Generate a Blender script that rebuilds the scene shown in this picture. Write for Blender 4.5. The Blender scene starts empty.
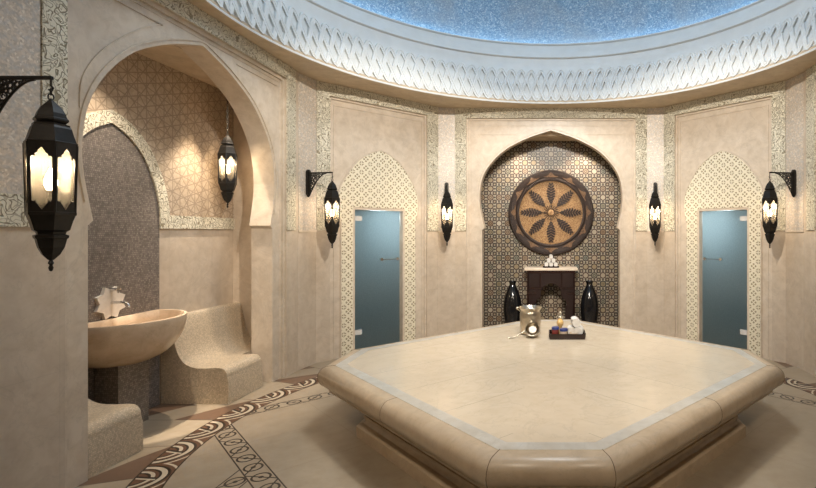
import bpy, bmesh, math, random
from mathutils import Vector, Matrix
from mathutils.geometry import tessellate_polygon

random.seed(7)
SC = bpy.context.scene
COL = SC.collection
PI = math.pi
F = 485.0
AX, HY, EYE = 551.0, 233.5, 1.70


# ------------------------------------------------------------------ node helper
class S:
    """wraps a shader socket so patterns can be written as arithmetic"""
    def __init__(self, nt, sock):
        self.nt, self.s = nt, sock

    def _m(self, op, *a, clamp=False):
        n = self.nt.nodes.new('ShaderNodeMath')
        n.operation = op
        n.use_clamp = clamp
        for i, v in enumerate((self,) + a):
            if isinstance(v, S):
                self.nt.links.new(v.s, n.inputs[i])
            else:
                n.inputs[i].default_value = v
        return S(self.nt, n.outputs[0])

    def __add__(self, o): return self._m('ADD', o)
    def __radd__(self, o): return self._m('ADD', o)
    def __sub__(self, o): return self._m('SUBTRACT', o)
    def __rsub__(self, o): return (self * -1.0)._m('ADD', o)
    def __mul__(self, o): return self._m('MULTIPLY', o)
    def __rmul__(self, o): return self._m('MULTIPLY', o)
    def __truediv__(self, o): return self._m('DIVIDE', o)
    def lt(self, o): return self._m('LESS_THAN', o)
    def gt(self, o): return self._m('GREATER_THAN', o)
    def abs(self): return self._m('ABSOLUTE')
    def frac(self): return self._m('FRACT')
    def floor(self): return self._m('FLOOR')
    def sqrt(self): return self._m('SQRT')
    def sin(self): return self._m('SINE')
    def cos(self): return self._m('COSINE')
    def mn(self, o): return self._m('MINIMUM', o)
    def mx(self, o): return self._m('MAXIMUM', o)
    def atan2(self, o): return self._m('ARCTAN2', o)
    def inv(self): return 1.0 - self

    def ramp(self, a, b):
        """0 below a, 1 above b"""
        n = self.nt.nodes.new('ShaderNodeMapRange')
        n.inputs[1].default_value = a
        n.inputs[2].default_value = b
        self.nt.links.new(self.s, n.inputs[0])
        return S(self.nt, n.outputs[0])


class Mat:
    def __init__(self, name, rough=0.5, metal=0.0, spec=0.5):
        self.m = bpy.data.materials.new(name)
        self.m.use_nodes = True
        self.nt = self.m.node_tree
        self.b = self.nt.nodes['Principled BSDF']
        self.b.inputs['Roughness'].default_value = rough
        self.b.inputs['Metallic'].default_value = metal
        self.b.inputs['Specular IOR Level'].default_value = spec

    def new(self, t): return self.nt.nodes.new(t)
    def link(self, a, b): self.nt.links.new(a, b)

    def uv(self):
        n = self.new('ShaderNodeUVMap')
        s = self.new('ShaderNodeSeparateXYZ')
        self.link(n.outputs[0], s.inputs[0])
        return S(self.nt, s.outputs[0]), S(self.nt, s.outputs[1]), n.outputs[0]

    def pos(self):
        n = self.new('ShaderNodeNewGeometry')
        s = self.new('ShaderNodeSeparateXYZ')
        self.link(n.outputs['Position'], s.inputs[0])
        return S(self.nt, s.outputs[0]), S(self.nt, s.outputs[1]), S(self.nt, s.outputs[2]), n.outputs['Position']

    def obj(self):
        return self.new('ShaderNodeTexCoord').outputs['Object']

    def noise(self, vec, scale, detail=4, rough=0.55, dist=0.0):
        n = self.new('ShaderNodeTexNoise')
        n.inputs['Scale'].default_value = scale
        n.inputs['Detail'].default_value = detail
        n.inputs['Roughness'].default_value = rough
        n.inputs['Distortion'].default_value = dist
        if vec is not None:
            self.link(vec, n.inputs['Vector'])
        return S(self.nt, n.outputs[0])

    def voro(self, vec, scale, feature='F1', out='Distance', rnd=1.0):
        n = self.new('ShaderNodeTexVoronoi')
        n.feature = feature
        n.inputs['Scale'].default_value = scale
        n.inputs['Randomness'].default_value = rnd
        self.link(vec, n.inputs['Vector'])
        return S(self.nt, n.outputs[out])

    def white(self, a, b=None):
        n = self.new('ShaderNodeTexWhiteNoise')
        n.noise_dimensions = '2D'
        c = self.new('ShaderNodeCombineXYZ')
        self.link(a.s, c.inputs[0])
        if b is not None:
            self.link(b.s, c.inputs[1])
        self.link(c.outputs[0], n.inputs['Vector'])
        return S(self.nt, n.outputs['Value'])

    def comb(self, x, y, z=None):
        c = self.new('ShaderNodeCombineXYZ')
        self.link(x.s, c.inputs[0])
        self.link(y.s, c.inputs[1])
        if z is not None:
            self.link(z.s, c.inputs[2])
        return c.outputs[0]

    def rgb(self, c):
        n = self.new('ShaderNodeRGB')
        n.outputs[0].default_value = (*c, 1)
        return n.outputs[0]

    def mix(self, fac, a, b, mode='MIX'):
        n = self.new('ShaderNodeMix')
        n.data_type = 'RGBA'
        n.blend_type = mode
        if isinstance(fac, S):
            self.link(fac.s, n.inputs[0])
        else:
            n.inputs[0].default_value = fac
        for i, v in ((6, a), (7, b)):
            if isinstance(v, tuple):
                n.inputs[i].default_value = (*v, 1)
            else:
                self.link(v, n.inputs[i])
        return n.outputs[2]

    def ramp(self, fac, stops):
        n = self.new('ShaderNodeValToRGB')
        e = n.color_ramp.elements
        while len(e) < len(stops):
            e.new(0.5)
        for i, (p, c) in enumerate(stops):
            e[i].position = p
            e[i].color = (*c, 1)
        self.link(fac.s, n.inputs[0])
        return n.outputs[0]

    def color(self, c):
        if isinstance(c, tuple):
            self.b.inputs['Base Color'].default_value = (*c, 1)
        else:
            self.link(c, self.b.inputs['Base Color'])
        return self

    def bump(self, h, strength=0.5, dist=0.01):
        n = self.new('ShaderNodeBump')
        n.inputs['Strength'].default_value = strength
        n.inputs['Distance'].default_value = dist
        self.link(h.s, n.inputs['Height'])
        self.link(n.outputs[0], self.b.inputs['Normal'])
        return self

    def roughness(self, s):
        self.link(s.s, self.b.inputs['Roughness'])


def plain(name, c, rough=0.5, metal=0.0, var=0.15, scale=30.0):
    m = Mat(name, rough, metal)
    n = m.noise(m.obj(), scale)
    lo = tuple(v * (1 - var) for v in c)
    hi = tuple(min(1, v * (1 + var)) for v in c)
    m.color(m.ramp(n, [(0.3, lo), (0.7, hi)]))
    return m.m


# ------------------------------------------------------------------ materials
def marble(name, c, rough, joints=None, vein=0.12, spec=0.5, spk=(0.84, 0.81, 0.77)):
    m = Mat(name, rough, spec=spec)
    x, y, z, p = m.pos()
    n1 = m.noise(p, 1.4, 6, 0.6, 0.8)
    n2 = m.noise(p, 9.0, 5, 0.6, 0.4)
    base = m.ramp(n1, [(0.25, tuple(v * (1 - vein) for v in c)), (0.75, tuple(min(1, v * (1 + vein * .6)) for v in c))])
    spk = m.ramp(n2, [(0.30, spk), (0.62, (1, 1, 1))])
    col = m.mix(1.0, base, spk, 'MULTIPLY')
    v = (m.noise(p, 2.2, 5, 0.65, 1.6) - 0.5).abs().ramp(0.0, 0.02)
    col = m.mix(v.inv() * 0.22, col, tuple(x_ * 0.55 for x_ in c))
    if joints == 'slab':                       # slab joints at 45 degrees
        left = x.lt(0.0)
        a = (left * ((y - 4.55) - x) + left.inv() * ((y - 4.55) + x)) * 0.7071 / 0.57 - 0.12
        b_ = left
        ja = ((a.frac() - 0.5).abs()).gt(0.4955)
        col = m.mix(ja * x.abs().gt(0.22) * 0.6, col, tuple(v_ * 0.40 for v_ in c))
        w = m.white(a.floor(), b_.floor())
        col = m.mix(w * 0.16, col, tuple(v_ * 0.8 for v_ in c))
    if joints == 'wall':
        u_, v_, _ = m.uv()
        ja = ((u_ / 0.62).frac() - 0.5).abs().gt(0.4972)
        jb = ((v_ / 0.93 + 0.12).frac() - 0.5).abs().gt(0.4982)
        w = m.white((u_ / 0.62).floor(), (v_ / 0.93 + 0.12).floor())
        col = m.mix(ja.mx(jb) * 0.22, col, tuple(q * 0.45 for q in c))
        col = m.mix(w * 0.16, col, tuple(q * 0.84 for q in c))
    m.color(col)
    return m.m


def floral(name, c, dark):
    """carved foliage ribbon: flat ground with curling incised leaves"""
    m = Mat(name, 0.6)
    u, v, uvs = m.uv()
    a = m.noise(uvs, 13.0, 1, 0.4, 0.5)
    b = m.noise(m.comb(v + 4.7, u + 9.2), 16.0, 1, 0.4, 0.4)
    g1 = ((a * 7.0).frac() - 0.5).abs().ramp(0.06, 0.15)
    gate = ((b * 5.0).frac() - 0.5).abs().ramp(0.04, 0.10)
    h = g1.mn(gate.mx(g1 * 0.3))
    m.color(m.ramp(h, [(0.0, dark), (0.6, c), (1.0, tuple(min(1, q * 1.04) for q in c))]))
    m.bump(h, 0.9, 0.015)
    return m.m


def lattice(name, c, dark, p=0.125):
    """pierced star and circle lattice of the door surrounds"""
    m = Mat(name, 0.55)
    u, v, uvs = m.uv()
    a, b = (u / p + 0.5), (v / p)
    fu, fv = a.frac() - 0.5, b.frac() - 0.5
    r = (fu * fu + fv * fv).sqrt()
    gu, gv = (a + 0.5).frac() - 0.5, (b + 0.5).frac() - 0.5
    r2 = (gu * gu + gv * gv).sqrt()
    ring = (r - 0.40).abs().lt(0.075)
    ring2 = (r2 - 0.40).abs().lt(0.075)
    cross = (fu.abs().lt(0.055)).mx(fv.abs().lt(0.055)) * r.lt(0.34)
    cross2 = ((gu + gv).abs().lt(0.08)).mx((gu - gv).abs().lt(0.08)) * r2.lt(0.34)
    strap = ring.mx(ring2).mx(cross).mx(cross2)
    hole = strap.inv() * (r.lt(0.30).mx(r2.lt(0.30)))
    h = strap * 0.45 + 0.55 - hole * 0.55
    m.color(m.ramp(h, [(0.0, dark), (0.5, tuple(q * 0.80 for q in c)), (1.0, c)]))
    m.bump(h, 0.9, 0.012)
    return m.m


def pearl(name):
    """grey beige pearl mosaic in the lantern fields"""
    m = Mat(name, 0.38)
    u, v, uvs = m.uv()
    vo = m.new('ShaderNodeTexVoronoi')
    vo.inputs['Scale'].default_value = 75.0
    m.link(uvs, vo.inputs['Vector'])
    w = m.new('ShaderNodeSeparateColor')
    m.link(vo.outputs['Color'], w.inputs[0])
    t = S(m.nt, w.outputs[0])
    big = m.noise(uvs, 26.0, 3)
    col = m.ramp(t, [(0.0, (0.45, 0.39, 0.32)), (0.5, (0.57, 0.49, 0.405)), (0.9, (0.66, 0.57, 0.47)), (1.0, (0.80, 0.73, 0.63))])
    col = m.mix(big.ramp(0.45, 0.65) * 0.6, col, (0.44, 0.44, 0.44))
    m.color(col)
    m.bump(m.noise(uvs, 30.0, 2) * 1.5 + t * 0.4, 0.35, 0.008)
    return m.m


def zellige(name):
    """eight-fold tile mosaic behind the medallion"""
    m = Mat(name, 0.35)
    u, v, uvs = m.uv()
    p = 0.150
    a, b = u / p + 0.5, v / p
    fu, fv = a.frac() - 0.5, b.frac() - 0.5
    r = (fu * fu + fv * fv).sqrt()
    th = fv.atan2(fu)
    gu, gv = (a + 0.5).frac() - 0.5, (b + 0.5).frac() - 0.5
    r2 = (gu * gu + gv * gv).sqrt()
    w = m.white(a.floor(), b.floor())
    w2 = m.white((a + 0.5).floor(), (b + 0.5).floor() + 17.0)
    star = r * ((th * 8.0).cos() * 0.16 + 1.0)
    core = m.ramp(w, [(0.0, (0.245, 0.180, 0.101)), (0.34, (0.288, 0.238, 0.158)), (0.35, (0.403, 0.353, 0.274)), (0.68, (0.202, 0.130, 0.072)), (0.7, (0.158, 0.180, 0.158)), (1.0, (0.274, 0.209, 0.122))])
    dark = m.ramp(w, [(0.0, (0.016, 0.011, 0.009)), (0.5, (0.054, 0.019, 0.010)), (1.0, (0.009, 0.013, 0.014))])
    bg = m.ramp(w2, [(0.0, (0.302, 0.252, 0.187)), (0.5, (0.115, 0.119, 0.101)), (1.0, (0.324, 0.266, 0.194))])
    col = bg
    lines = ((fu + fv).abs().lt(0.045)).mx((fu - fv).abs().lt(0.045)).mx(fu.abs().lt(0.035)).mx(fv.abs().lt(0.035))
    col = m.mix(lines, col, dark)
    dots = (star.gt(0.47) * star.lt(0.56))
    col = m.mix(dots, col, (0.022, 0.016, 0.013))
    col = m.mix(star.lt(0.45), col, (0.360, 0.317, 0.245))
    col = m.mix(r.lt(0.385), col, dark)
    col = m.mix(r.lt(0.265), col, core)
    col = m.mix((r - 0.13).abs().lt(0.03) * w.gt(0.55), col, dark)
    col = m.mix(r2.lt(0.17), col, dark)
    col = m.mix(r2.lt(0.09), col, (0.331, 0.274, 0.187))
    m.color(col)
    return m.m


def starpaper(name):
    """beige wall covering with a net of fine star lines"""
    m = Mat(name, 0.45)
    u, v, uvs = m.uv()
    p = 0.21
    h = None
    for k in range(5):
        t = k * PI / 5
        q = ((u * math.cos(t) + v * math.sin(t)) / p + 0.13 * k).frac() - 0.5
        ln = (q.abs() - 0.26).abs().lt(0.024)
        h = ln if h is None else h.mx(ln)
    n = m.noise(uvs, 22.0, 3)
    base = m.ramp(n, [(0.3, (0.42, 0.33, 0.24)), (0.7, (0.55, 0.45, 0.34))])
    m.color(m.mix(h * 0.75, base, (0.26, 0.20, 0.15)))
    m.bump(h.inv() + n * 0.6, 0.4, 0.008)
    return m.m


def tesserae(name, c, size, var=0.35, grout=0.6, rough=0.4):
    """tiny square mosaic"""
    m = Mat(name, rough)
    u, v, uvs = m.uv()
    b = v / size
    row = b.floor()
    a = u / size + m.white(row) * 0.9
    fu, fv = (a.frac() - 0.5).abs(), (b.frac() - 0.5).abs()
    g = fu.mx(fv).gt(0.42)
    w = m.white(a.floor(), row)
    lo = tuple(q * (1 - var) for q in c)
    hi = tuple(min(1, q * (1 + var)) for q in c)
    col = m.ramp(w, [(0.0, lo), (0.55, c), (1.0, hi)])
    m.color(m.mix(g, col, tuple(q * grout for q in c)))
    m.bump(g.inv() + w * 0.5, 0.35, 0.004)
    return m.m


def floor_material():
    m = Mat('floor_marble_inlay', 0.22)
    x, y, z, p = m.pos()
    yy = y - 4.42
    r = (x * x + yy * yy).sqrt()
    th = yy.atan2(x)
    n1 = m.noise(p, 1.1, 6, 0.6, 0.7)
    n2 = m.noise(p, 8.0, 5, 0.6)
    cream = (0.50, 0.42, 0.31)
    col = m.ramp(n1, [(0.25, (0.33, 0.27, 0.195)), (0.75, (0.45, 0.38, 0.285))])
    col = m.mix(1.0, col, m.ramp(n2, [(0.3, (0.86, 0.83, 0.79)), (0.6, (1, 1, 1))]), 'MULTIPLY')
    ja = (((x + yy) * 0.7071 / 0.7).frac() - 0.5).abs().gt(0.4955)
    jb = (((x - yy) * 0.7071 / 0.7).frac() - 0.5).abs().gt(0.4955)
    wj = m.white(((x + yy) * 0.7071 / 0.7).floor(), ((x - yy) * 0.7071 / 0.7).floor())
    col = m.mix(wj * 0.22, col, (0.36, 0.28, 0.19))
    col = m.mix(ja.mx(jb) * 0.35, col, (0.25, 0.19, 0.13))
    ink = (0.025, 0.016, 0.011)
    brown = (0.115, 0.052, 0.028)
    # outside the ring: brown and cream triangles
    R0, R1 = 2.85, 3.08
    k = th * (36.0 / (2 * PI))
    q = (r - R1) / 0.36
    fk = k.frac()
    tri = ((fk - q.frac()) * ((q.floor() * 0.5).frac().gt(0.25) * -2.0 + 1.0)).gt(0.0)
    tri = tri * (k.floor() * 0.5).frac().gt(0.25)
    out = m.mix(tri, col, m.mix(0.12, (0.13, 0.068, 0.040), col))
    out = m.mix((fk - 0.5).abs().gt(0.49) * 0.5, out, ink)
    col = m.mix(r.gt(R1), col, out)
    # two squares forming an eight pointed star outline
    d1 = (x.abs() + yy.abs()) * 0.7071
    d2 = x.abs().mx(yy.abs())
    s1 = (x.abs() - yy.abs()) * 0.7071
    s2 = x.abs().mn(yy.abs())
    def band(d, s, gate, col):
        inb = d.gt(2.08) * d.lt(2.245) * gate * r.lt(R0)
        t = (d - 2.1625) / 0.0825            # -1..1 across
        L = 0.20
        c = (s / L).frac() - 0.5
        # zigzag lines and circles between dark borders
        circ = ((c * c * 1.9 + t * t * 0.36).sqrt() - 0.42).abs().lt(0.055)
        z1 = (((s / (2 * L)).frac() * 2 - 1).abs() * 2 - 1 - t).abs().lt(0.10)
        eye = (c * c * 1.9 + t * t * 0.36).sqrt().lt(0.12)
        edge = t.abs().gt(0.88)
        inner = m.mix(circ.mx(z1).mx(eye), col, ink)
        inner = m.mix(edge, inner, ink)
        return m.mix(inb, col, inner)
    col = band(d1, s1, d1.gt(0.0), col)
    col = band(d2, s2, d1.gt(2.245), col)
    # ring band with overlapping arcs
    t = (r - R0) / (R1 - R0)
    kk = th * (44.0 / (2 * PI))
    f = kk.frac()
    fx = (f - 0.5) * 2.0
    ty = t.inv() * 1.04
    dd = (fx * fx + ty * ty).sqrt()
    pale = (0.56, 0.48, 0.36)
    rc = m.mix((dd - 0.80).abs().lt(0.085), (0.13, 0.062, 0.035), pale)
    rc = m.mix((dd - 0.50).abs().lt(0.06), rc, pale)
    rc = m.mix((dd - 0.69).abs().lt(0.035), rc, ink)
    rc = m.mix((dd - 0.92).abs().lt(0.045), rc, ink)
    rc = m.mix((dd - 0.41).abs().lt(0.04), rc, ink)
    rc = m.mix((fx - ty * 0.5 + 0.2).abs().lt(0.06) * dd.lt(0.68), rc, ink)
    rc = m.mix((fx - ty * 0.5 + 0.10).abs().lt(0.04) * dd.lt(0.68), rc, pale)
    rc = m.mix(dd.gt(1.03) * (dd - 1.12).abs().lt(0.04), rc, pale)
    rc = m.mix((t - 0.5).abs().gt(0.45), rc, ink)
    col = m.mix(r.gt(R0) * r.lt(R1), col, rc)
    m.color(col)
    m.roughness(n2 * 0.2 + 0.28)
    return m.m


def dome_material():
    m = Mat('dome_mosaic', 0.5)
    x, y, z, p = m.pos()
    vo = m.new('ShaderNodeTexVoronoi')
    vo.inputs['Scale'].default_value = 60.0
    m.link(p, vo.inputs['Vector'])
    sc = m.new('ShaderNodeSeparateColor')
    m.link(vo.outputs['Color'], sc.inputs[0])
    t = S(m.nt, sc.outputs[0])
    col = m.ramp(t, [(0.0, (0.13, 0.22, 0.33)), (0.45, (0.22, 0.34, 0.46)), (0.85, (0.33, 0.44, 0.53)), (1.0, (0.58, 0.64, 0.67))])
    n = m.noise(p, 1.3, 4, 0.55, 0.5)
    col = m.mix(n.ramp(0.42, 0.66) * 0.6, col, (0.33, 0.34, 0.35))
    m.color(col)
    return m.m


def carved_wood(name, c, dark, scale, rough=0.4):
    m = Mat(name, rough)
    p = m.obj()
    e = m.voro(p, scale, 'DISTANCE_TO_EDGE', rnd=0.35)
    n = m.noise(p, 60.0, 3)
    h = e.ramp(0.02, 0.14)
    m.color(m.ramp(h, [(0.0, dark), (1.0, c)]))
    m.bump(h + n * 0.3, 0.7, 0.01)
    return m.m


def hammered(name, c, rough=0.22):
    m = Mat(name, rough, 1.0)
    p = m.obj()
    e = m.voro(p, 45.0, 'SMOOTH_F1')
    m.color(m.ramp(m.noise(p, 20.0), [(0.3, tuple(q * 0.75 for q in c)), (0.7, c)]))
    m.bump(e, 0.5, 0.006)
    return m.m


def pane_material(name, tint, clear):
    m = Mat(name, 0.3)
    nt = m.nt
    out = nt.nodes['Material Output']
    tr = m.new('ShaderNodeBsdfTransparent')
    tr.inputs[0].default_value = (1, 0.97, 0.92, 1)
    tl = m.new('ShaderNodeBsdfTranslucent')
    w = m.voro(m.obj(), 70.0, 'SMOOTH_F1')
    m.link(m.mix(w.ramp(0.1, 0.5) * 0.4, tint, tuple(q * 0.65 for q in tint)), tl.inputs[0])
    gl = m.new('ShaderNodeBsdfGlossy')
    gl.inputs['Roughness'].default_value = 0.25
    mx = m.new('ShaderNodeMixShader')
    mx.inputs[0].default_value = clear
    m.link(tl.outputs[0], mx.inputs[1])
    m.link(tr.outputs[0], mx.inputs[2])
    m2 = m.new('ShaderNodeMixShader')
    m2.inputs[0].default_value = 0.06
    m.link(mx.outputs[0], m2.inputs[1])
    m.link(gl.outputs[0], m2.inputs[2])
    m.link(m2.outputs[0], out.inputs[0])
    return m.m


def emit(name, c, k):
    m = Mat(name)
    m.b.inputs['Emission Color'].default_value = (*c, 1)
    m.b.inputs['Emission Strength'].default_value = k
    m.b.inputs['Base Color'].default_value = (*c, 1)
    return m.m


CREAM = (0.60, 0.51, 0.41)
M = {}
M['wall'] = marble('wall_marble', CREAM, 0.30, 'wall')
M['panel'] = marble('panel_marble', (0.66, 0.57, 0.465), 0.32)
M['soffit'] = marble('soffit_plaster', (0.62, 0.51, 0.375), 0.55, None, 0.05)
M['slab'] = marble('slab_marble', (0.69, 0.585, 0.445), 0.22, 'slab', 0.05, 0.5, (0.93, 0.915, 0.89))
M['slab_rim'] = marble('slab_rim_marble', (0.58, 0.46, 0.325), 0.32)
M['inlay'] = marble('grey_inlay_marble', (0.60, 0.575, 0.52), 0.28, None, 0.22)
M['basin'] = marble('basin_stone', (0.62, 0.49, 0.36), 0.22)
M['floor'] = floor_material()
M['floral'] = floral('carved_foliage', (0.70, 0.655, 0.53), (0.29, 0.25, 0.165))
M['lattice'] = lattice('carved_lattice', (0.78, 0.72, 0.57), (0.31, 0.25, 0.15))
M['pearl'] = pearl('pearl_mosaic')
M['zellige'] = zellige('zellige_tiles')
M['star'] = starpaper('star_wall_covering')
M['darkmos'] = tesserae('dark_mosaic', (0.215, 0.185, 0.163), 0.018, 0.35, 0.45, 0.35)
M['benchmos'] = tesserae('cream_mosaic', (0.58, 0.475, 0.345), 0.013, 0.20, 0.72, 0.35)
M['cornice'] = plain('white_plaster', (0.72, 0.73, 0.72), 0.55, 0, 0.04, 6)
M['dome'] = dome_material()
M['iron'] = plain('black_iron', (0.012, 0.010, 0.008), 0.42, 0.3, 0.4)
M['glass'] = pane_material('lantern_glass', (0.17, 0.155, 0.13), 0.70)
M['bulb'] = emit('lantern_bulb', (1.0, 0.78, 0.52), 30.0)
M['wood'] = carved_wood('dark_carved_wood', (0.034, 0.016, 0.010), (0.007, 0.004, 0.003), 42.0, 0.55)
M['redwood'] = carved_wood('dark_red_lattice_wood', (0.022, 0.008, 0.006), (0.003, 0.0015, 0.0012), 55.0)
M['gold'] = carved_wood('gilded_wood', (0.52, 0.32, 0.15), (0.22, 0.115, 0.045), 70.0, 0.42)
M['bronze'] = carved_wood('bronzed_wood', (0.24, 0.135, 0.065), (0.07, 0.035, 0.018), 70.0, 0.4)
M['black'] = plain('black_glaze', (0.008, 0.008, 0.009), 0.12, 0, 0.3)
M['silver'] = hammered('hammered_silver', (0.62, 0.55, 0.44), 0.28)
M['chrome'] = plain('chrome', (0.75, 0.74, 0.72), 0.12, 1.0, 0.05)
M['towel'] = plain('white_terry', (0.62, 0.60, 0.57), 0.9, 0, 0.06, 120)
M['white'] = plain('white_stone', (0.66, 0.61, 0.54), 0.35, 0, 0.06)
M['tray'] = plain('dark_red_lacquer', (0.016, 0.005, 0.004), 0.2, 0, 0.2)
M['blue'] = plain('blue_lid', (0.02, 0.035, 0.16), 0.3, 0, 0.2)
M['jarcream'] = plain('cream_jar', (0.62, 0.50, 0.36), 0.25, 0, 0.1)
M['jarred'] = plain('red_jar', (0.20, 0.035, 0.03), 0.2, 0, 0.2)
M['amber'] = plain('amber_oil', (0.62, 0.40, 0.16), 0.12, 0, 0.15)
M['tealwall'] = plain('steam_room_tile', (0.12, 0.17, 0.19), 0.5, 0, 0.1)
M['hinge'] = plain('satin_steel', (0.72, 0.71, 0.69), 0.35, 0.2, 0.05)
M['led'] = emit('cove_strip', (0.44, 0.72, 1.0), 16.0)


def frosted():
    m = Mat('frosted_glass', 0.25)
    nt = m.nt
    out = nt.nodes['Material Output']
    tl = m.new('ShaderNodeBsdfTranslucent')
    n = m.noise(m.obj(), 90.0, 2)
    m.link(m.ramp(n, [(0.3, (0.54, 0.60, 0.61)), (0.7, (0.66, 0.72, 0.73))]), tl.inputs[0])
    df = m.new('ShaderNodeBsdfDiffuse')
    df.inputs[0].default_value = (0.035, 0.05, 0.055, 1)
    gl = m.new('ShaderNodeBsdfGlossy')
    gl.inputs['Roughness'].default_value = 0.22
    a = m.new('ShaderNodeAddShader')
    m.link(tl.outputs[0], a.inputs[0])
    m.link(df.outputs[0], a.inputs[1])
    x = m.new('ShaderNodeMixShader')
    x.inputs[0].default_value = 0.07
    m.link(a.outputs[0], x.inputs[1])
    m.link(gl.outputs[0], x.inputs[2])
    m.link(x.outputs[0], out.inputs[0])
    return m.m


M['frost'] = frosted()


# ------------------------------------------------------------------ mesh helpers
def link(name, bm, mat, parent=None, smooth=None, recalc=True):
    if recalc:
        bmesh.ops.recalc_face_normals(bm, faces=bm.faces[:])
    me = bpy.data.meshes.new(name)
    bm.to_mesh(me)
    bm.free()
    for mm in (mat if isinstance(mat, list) else [mat]):
        me.materials.append(mm)
    if smooth:
        me.polygons.foreach_set('use_smooth', [True] * len(me.polygons))
        me.set_sharp_from_angle(angle=math.radians(smooth))
    o = bpy.data.objects.new(name, me)
    COL.objects.link(o)
    if parent:
        o.parent = parent
    return o


def empty(name, loc, label=None, cat=None, group=None, rz=0.0):
    o = bpy.data.objects.new(name, None)
    o.empty_display_size = 0.1
    o.location = loc
    o.rotation_euler = (0, 0, rz)
    COL.objects.link(o)
    return tag(o, label, cat, group)


def tag(o, label=None, cat=None, group=None, kind=None):
    if label: o['label'] = label
    if cat: o['category'] = cat
    if group: o['group'] = group
    if kind: o['kind'] = kind
    return o


def struct(o, label=None):
    o['kind'] = 'structure'
    if label:
        o['label'] = label
    return o


class Frame:
    """a vertical working plane: u along the wall, z up, n out of the wall into the room"""
    def __init__(self, o, d, n):
        self.o, self.d, self.n = Vector((o[0], o[1], 0)), Vector((d[0], d[1], 0)).normalized(), Vector((n[0], n[1], 0)).normalized()

    def __call__(self, u, z, n=0.0):
        return self.o + self.d * u + self.n * n + Vector((0, 0, z))


def between(p0, p1, n):
    d = (Vector(p1) - Vector(p0))
    return Frame(p0, d, n), d.length


def plate_into(bm, fr, outer, holes=(), n0=0.0, n1=0.01):
    """closed slab with outline and holes in the (u, z) plane of fr"""
    uvl = bm.loops.layers.uv.verify()
    loops = [list(outer)] + [list(h) for h in holes]
    flat = [p for l in loops for p in l]
    tris = tessellate_polygon([[Vector((p[0], p[1], 0)) for p in l] for l in loops])
    fv = [bm.verts.new(fr(p[0], p[1], n1)) for p in flat]
    bv = [bm.verts.new(fr(p[0], p[1], n0)) for p in flat]
    def face(vs, uvs):
        try:
            f = bm.faces.new(vs)
        except ValueError:
            return
        for l, q in zip(f.loops, uvs):
            l[uvl].uv = q
    for t in tris:
        face([fv[i] for i in t], [flat[i] for i in t])
        face([bv[i] for i in reversed(t)], [flat[i] for i in reversed(t)])
    k = 0
    for l in loops:
        m = len(l)
        s = 0.0
        for i in range(m):
            j = (i + 1) % m
            a, b = flat[k + i], flat[k + j]
            ds = math.hypot(a[0] - b[0], a[1] - b[1])
            face([fv[k + i], bv[k + i], bv[k + j], fv[k + j]],
                 [(n1, s), (n0, s), (n0, s + ds), (n1, s + ds)])
            s += ds
        k += m


def plate(name, fr, outer, mat, holes=(), n0=0.0, n1=0.01, parent=None):
    bm = bmesh.new()
    plate_into(bm, fr, outer, holes, n0, n1)
    return link(name, bm, mat, parent)


def rect(u0, u1, z0, z1):
    return [(u0, z0), (u1, z0), (u1, z1), (u0, z1)]


def box_into(bm, c, s, rot=None, bev=0.0):
    t = bmesh.new()
    bmesh.ops.create_cube(t, size=1.0, matrix=Matrix.Diagonal((*s, 1)))
    if bev:
        bmesh.ops.bevel(t, geom=t.edges[:], offset=bev, segments=2, affect='EDGES', profile=0.5)
    m = Matrix.Translation(c) @ (rot if rot else Matrix.Identity(4))
    merge(bm, t, m)


def merge(bm, t, m=None):
    uvl = bm.loops.layers.uv.verify()
    tl = t.loops.layers.uv.active
    vm = {}
    for v in t.verts:
        vm[v] = bm.verts.new(m @ v.co if m else v.co)
    for f in t.faces:
        try:
            nf = bm.faces.new([vm[v] for v in f.verts])
        except ValueError:
            continue
        if tl:
            for a, b in zip(nf.loops, f.loops):
                a[uvl].uv = b[tl].uv
    t.free()


def lathe_into(bm, prof, seg=32, m=None, ang0=0.0, cap=True):
    """profile of (r, z) turned about z; works for hexagons with seg=6"""
    m = m or Matrix.Identity(4)
    rows = []
    for r, z in prof:
        if r < 1e-5:
            rows.append([bm.verts.new(m @ Vector((0, 0, z)))])
        else:
            rows.append([bm.verts.new(m @ Vector((r * math.cos(ang0 + 2 * PI * k / seg), r * math.sin(ang0 + 2 * PI * k / seg), z))) for k in range(seg)])
    for a, b in zip(rows, rows[1:]):
        for k in range(seg):
            j = (k + 1) % seg
            if len(a) == 1 and len(b) == 1:
                continue
            if len(a) == 1:
                bm.faces.new([a[0], b[j], b[k]])
            elif len(b) == 1:
                bm.faces.new([a[k], a[j], b[0]])
            else:
                bm.faces.new([a[k], a[j], b[j], b[k]])
    if cap:
        for row in (rows[0], rows[-1]):
            if len(row) > 2:
                try:
                    bm.faces.new(row)
                except ValueError:
                    pass


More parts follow.
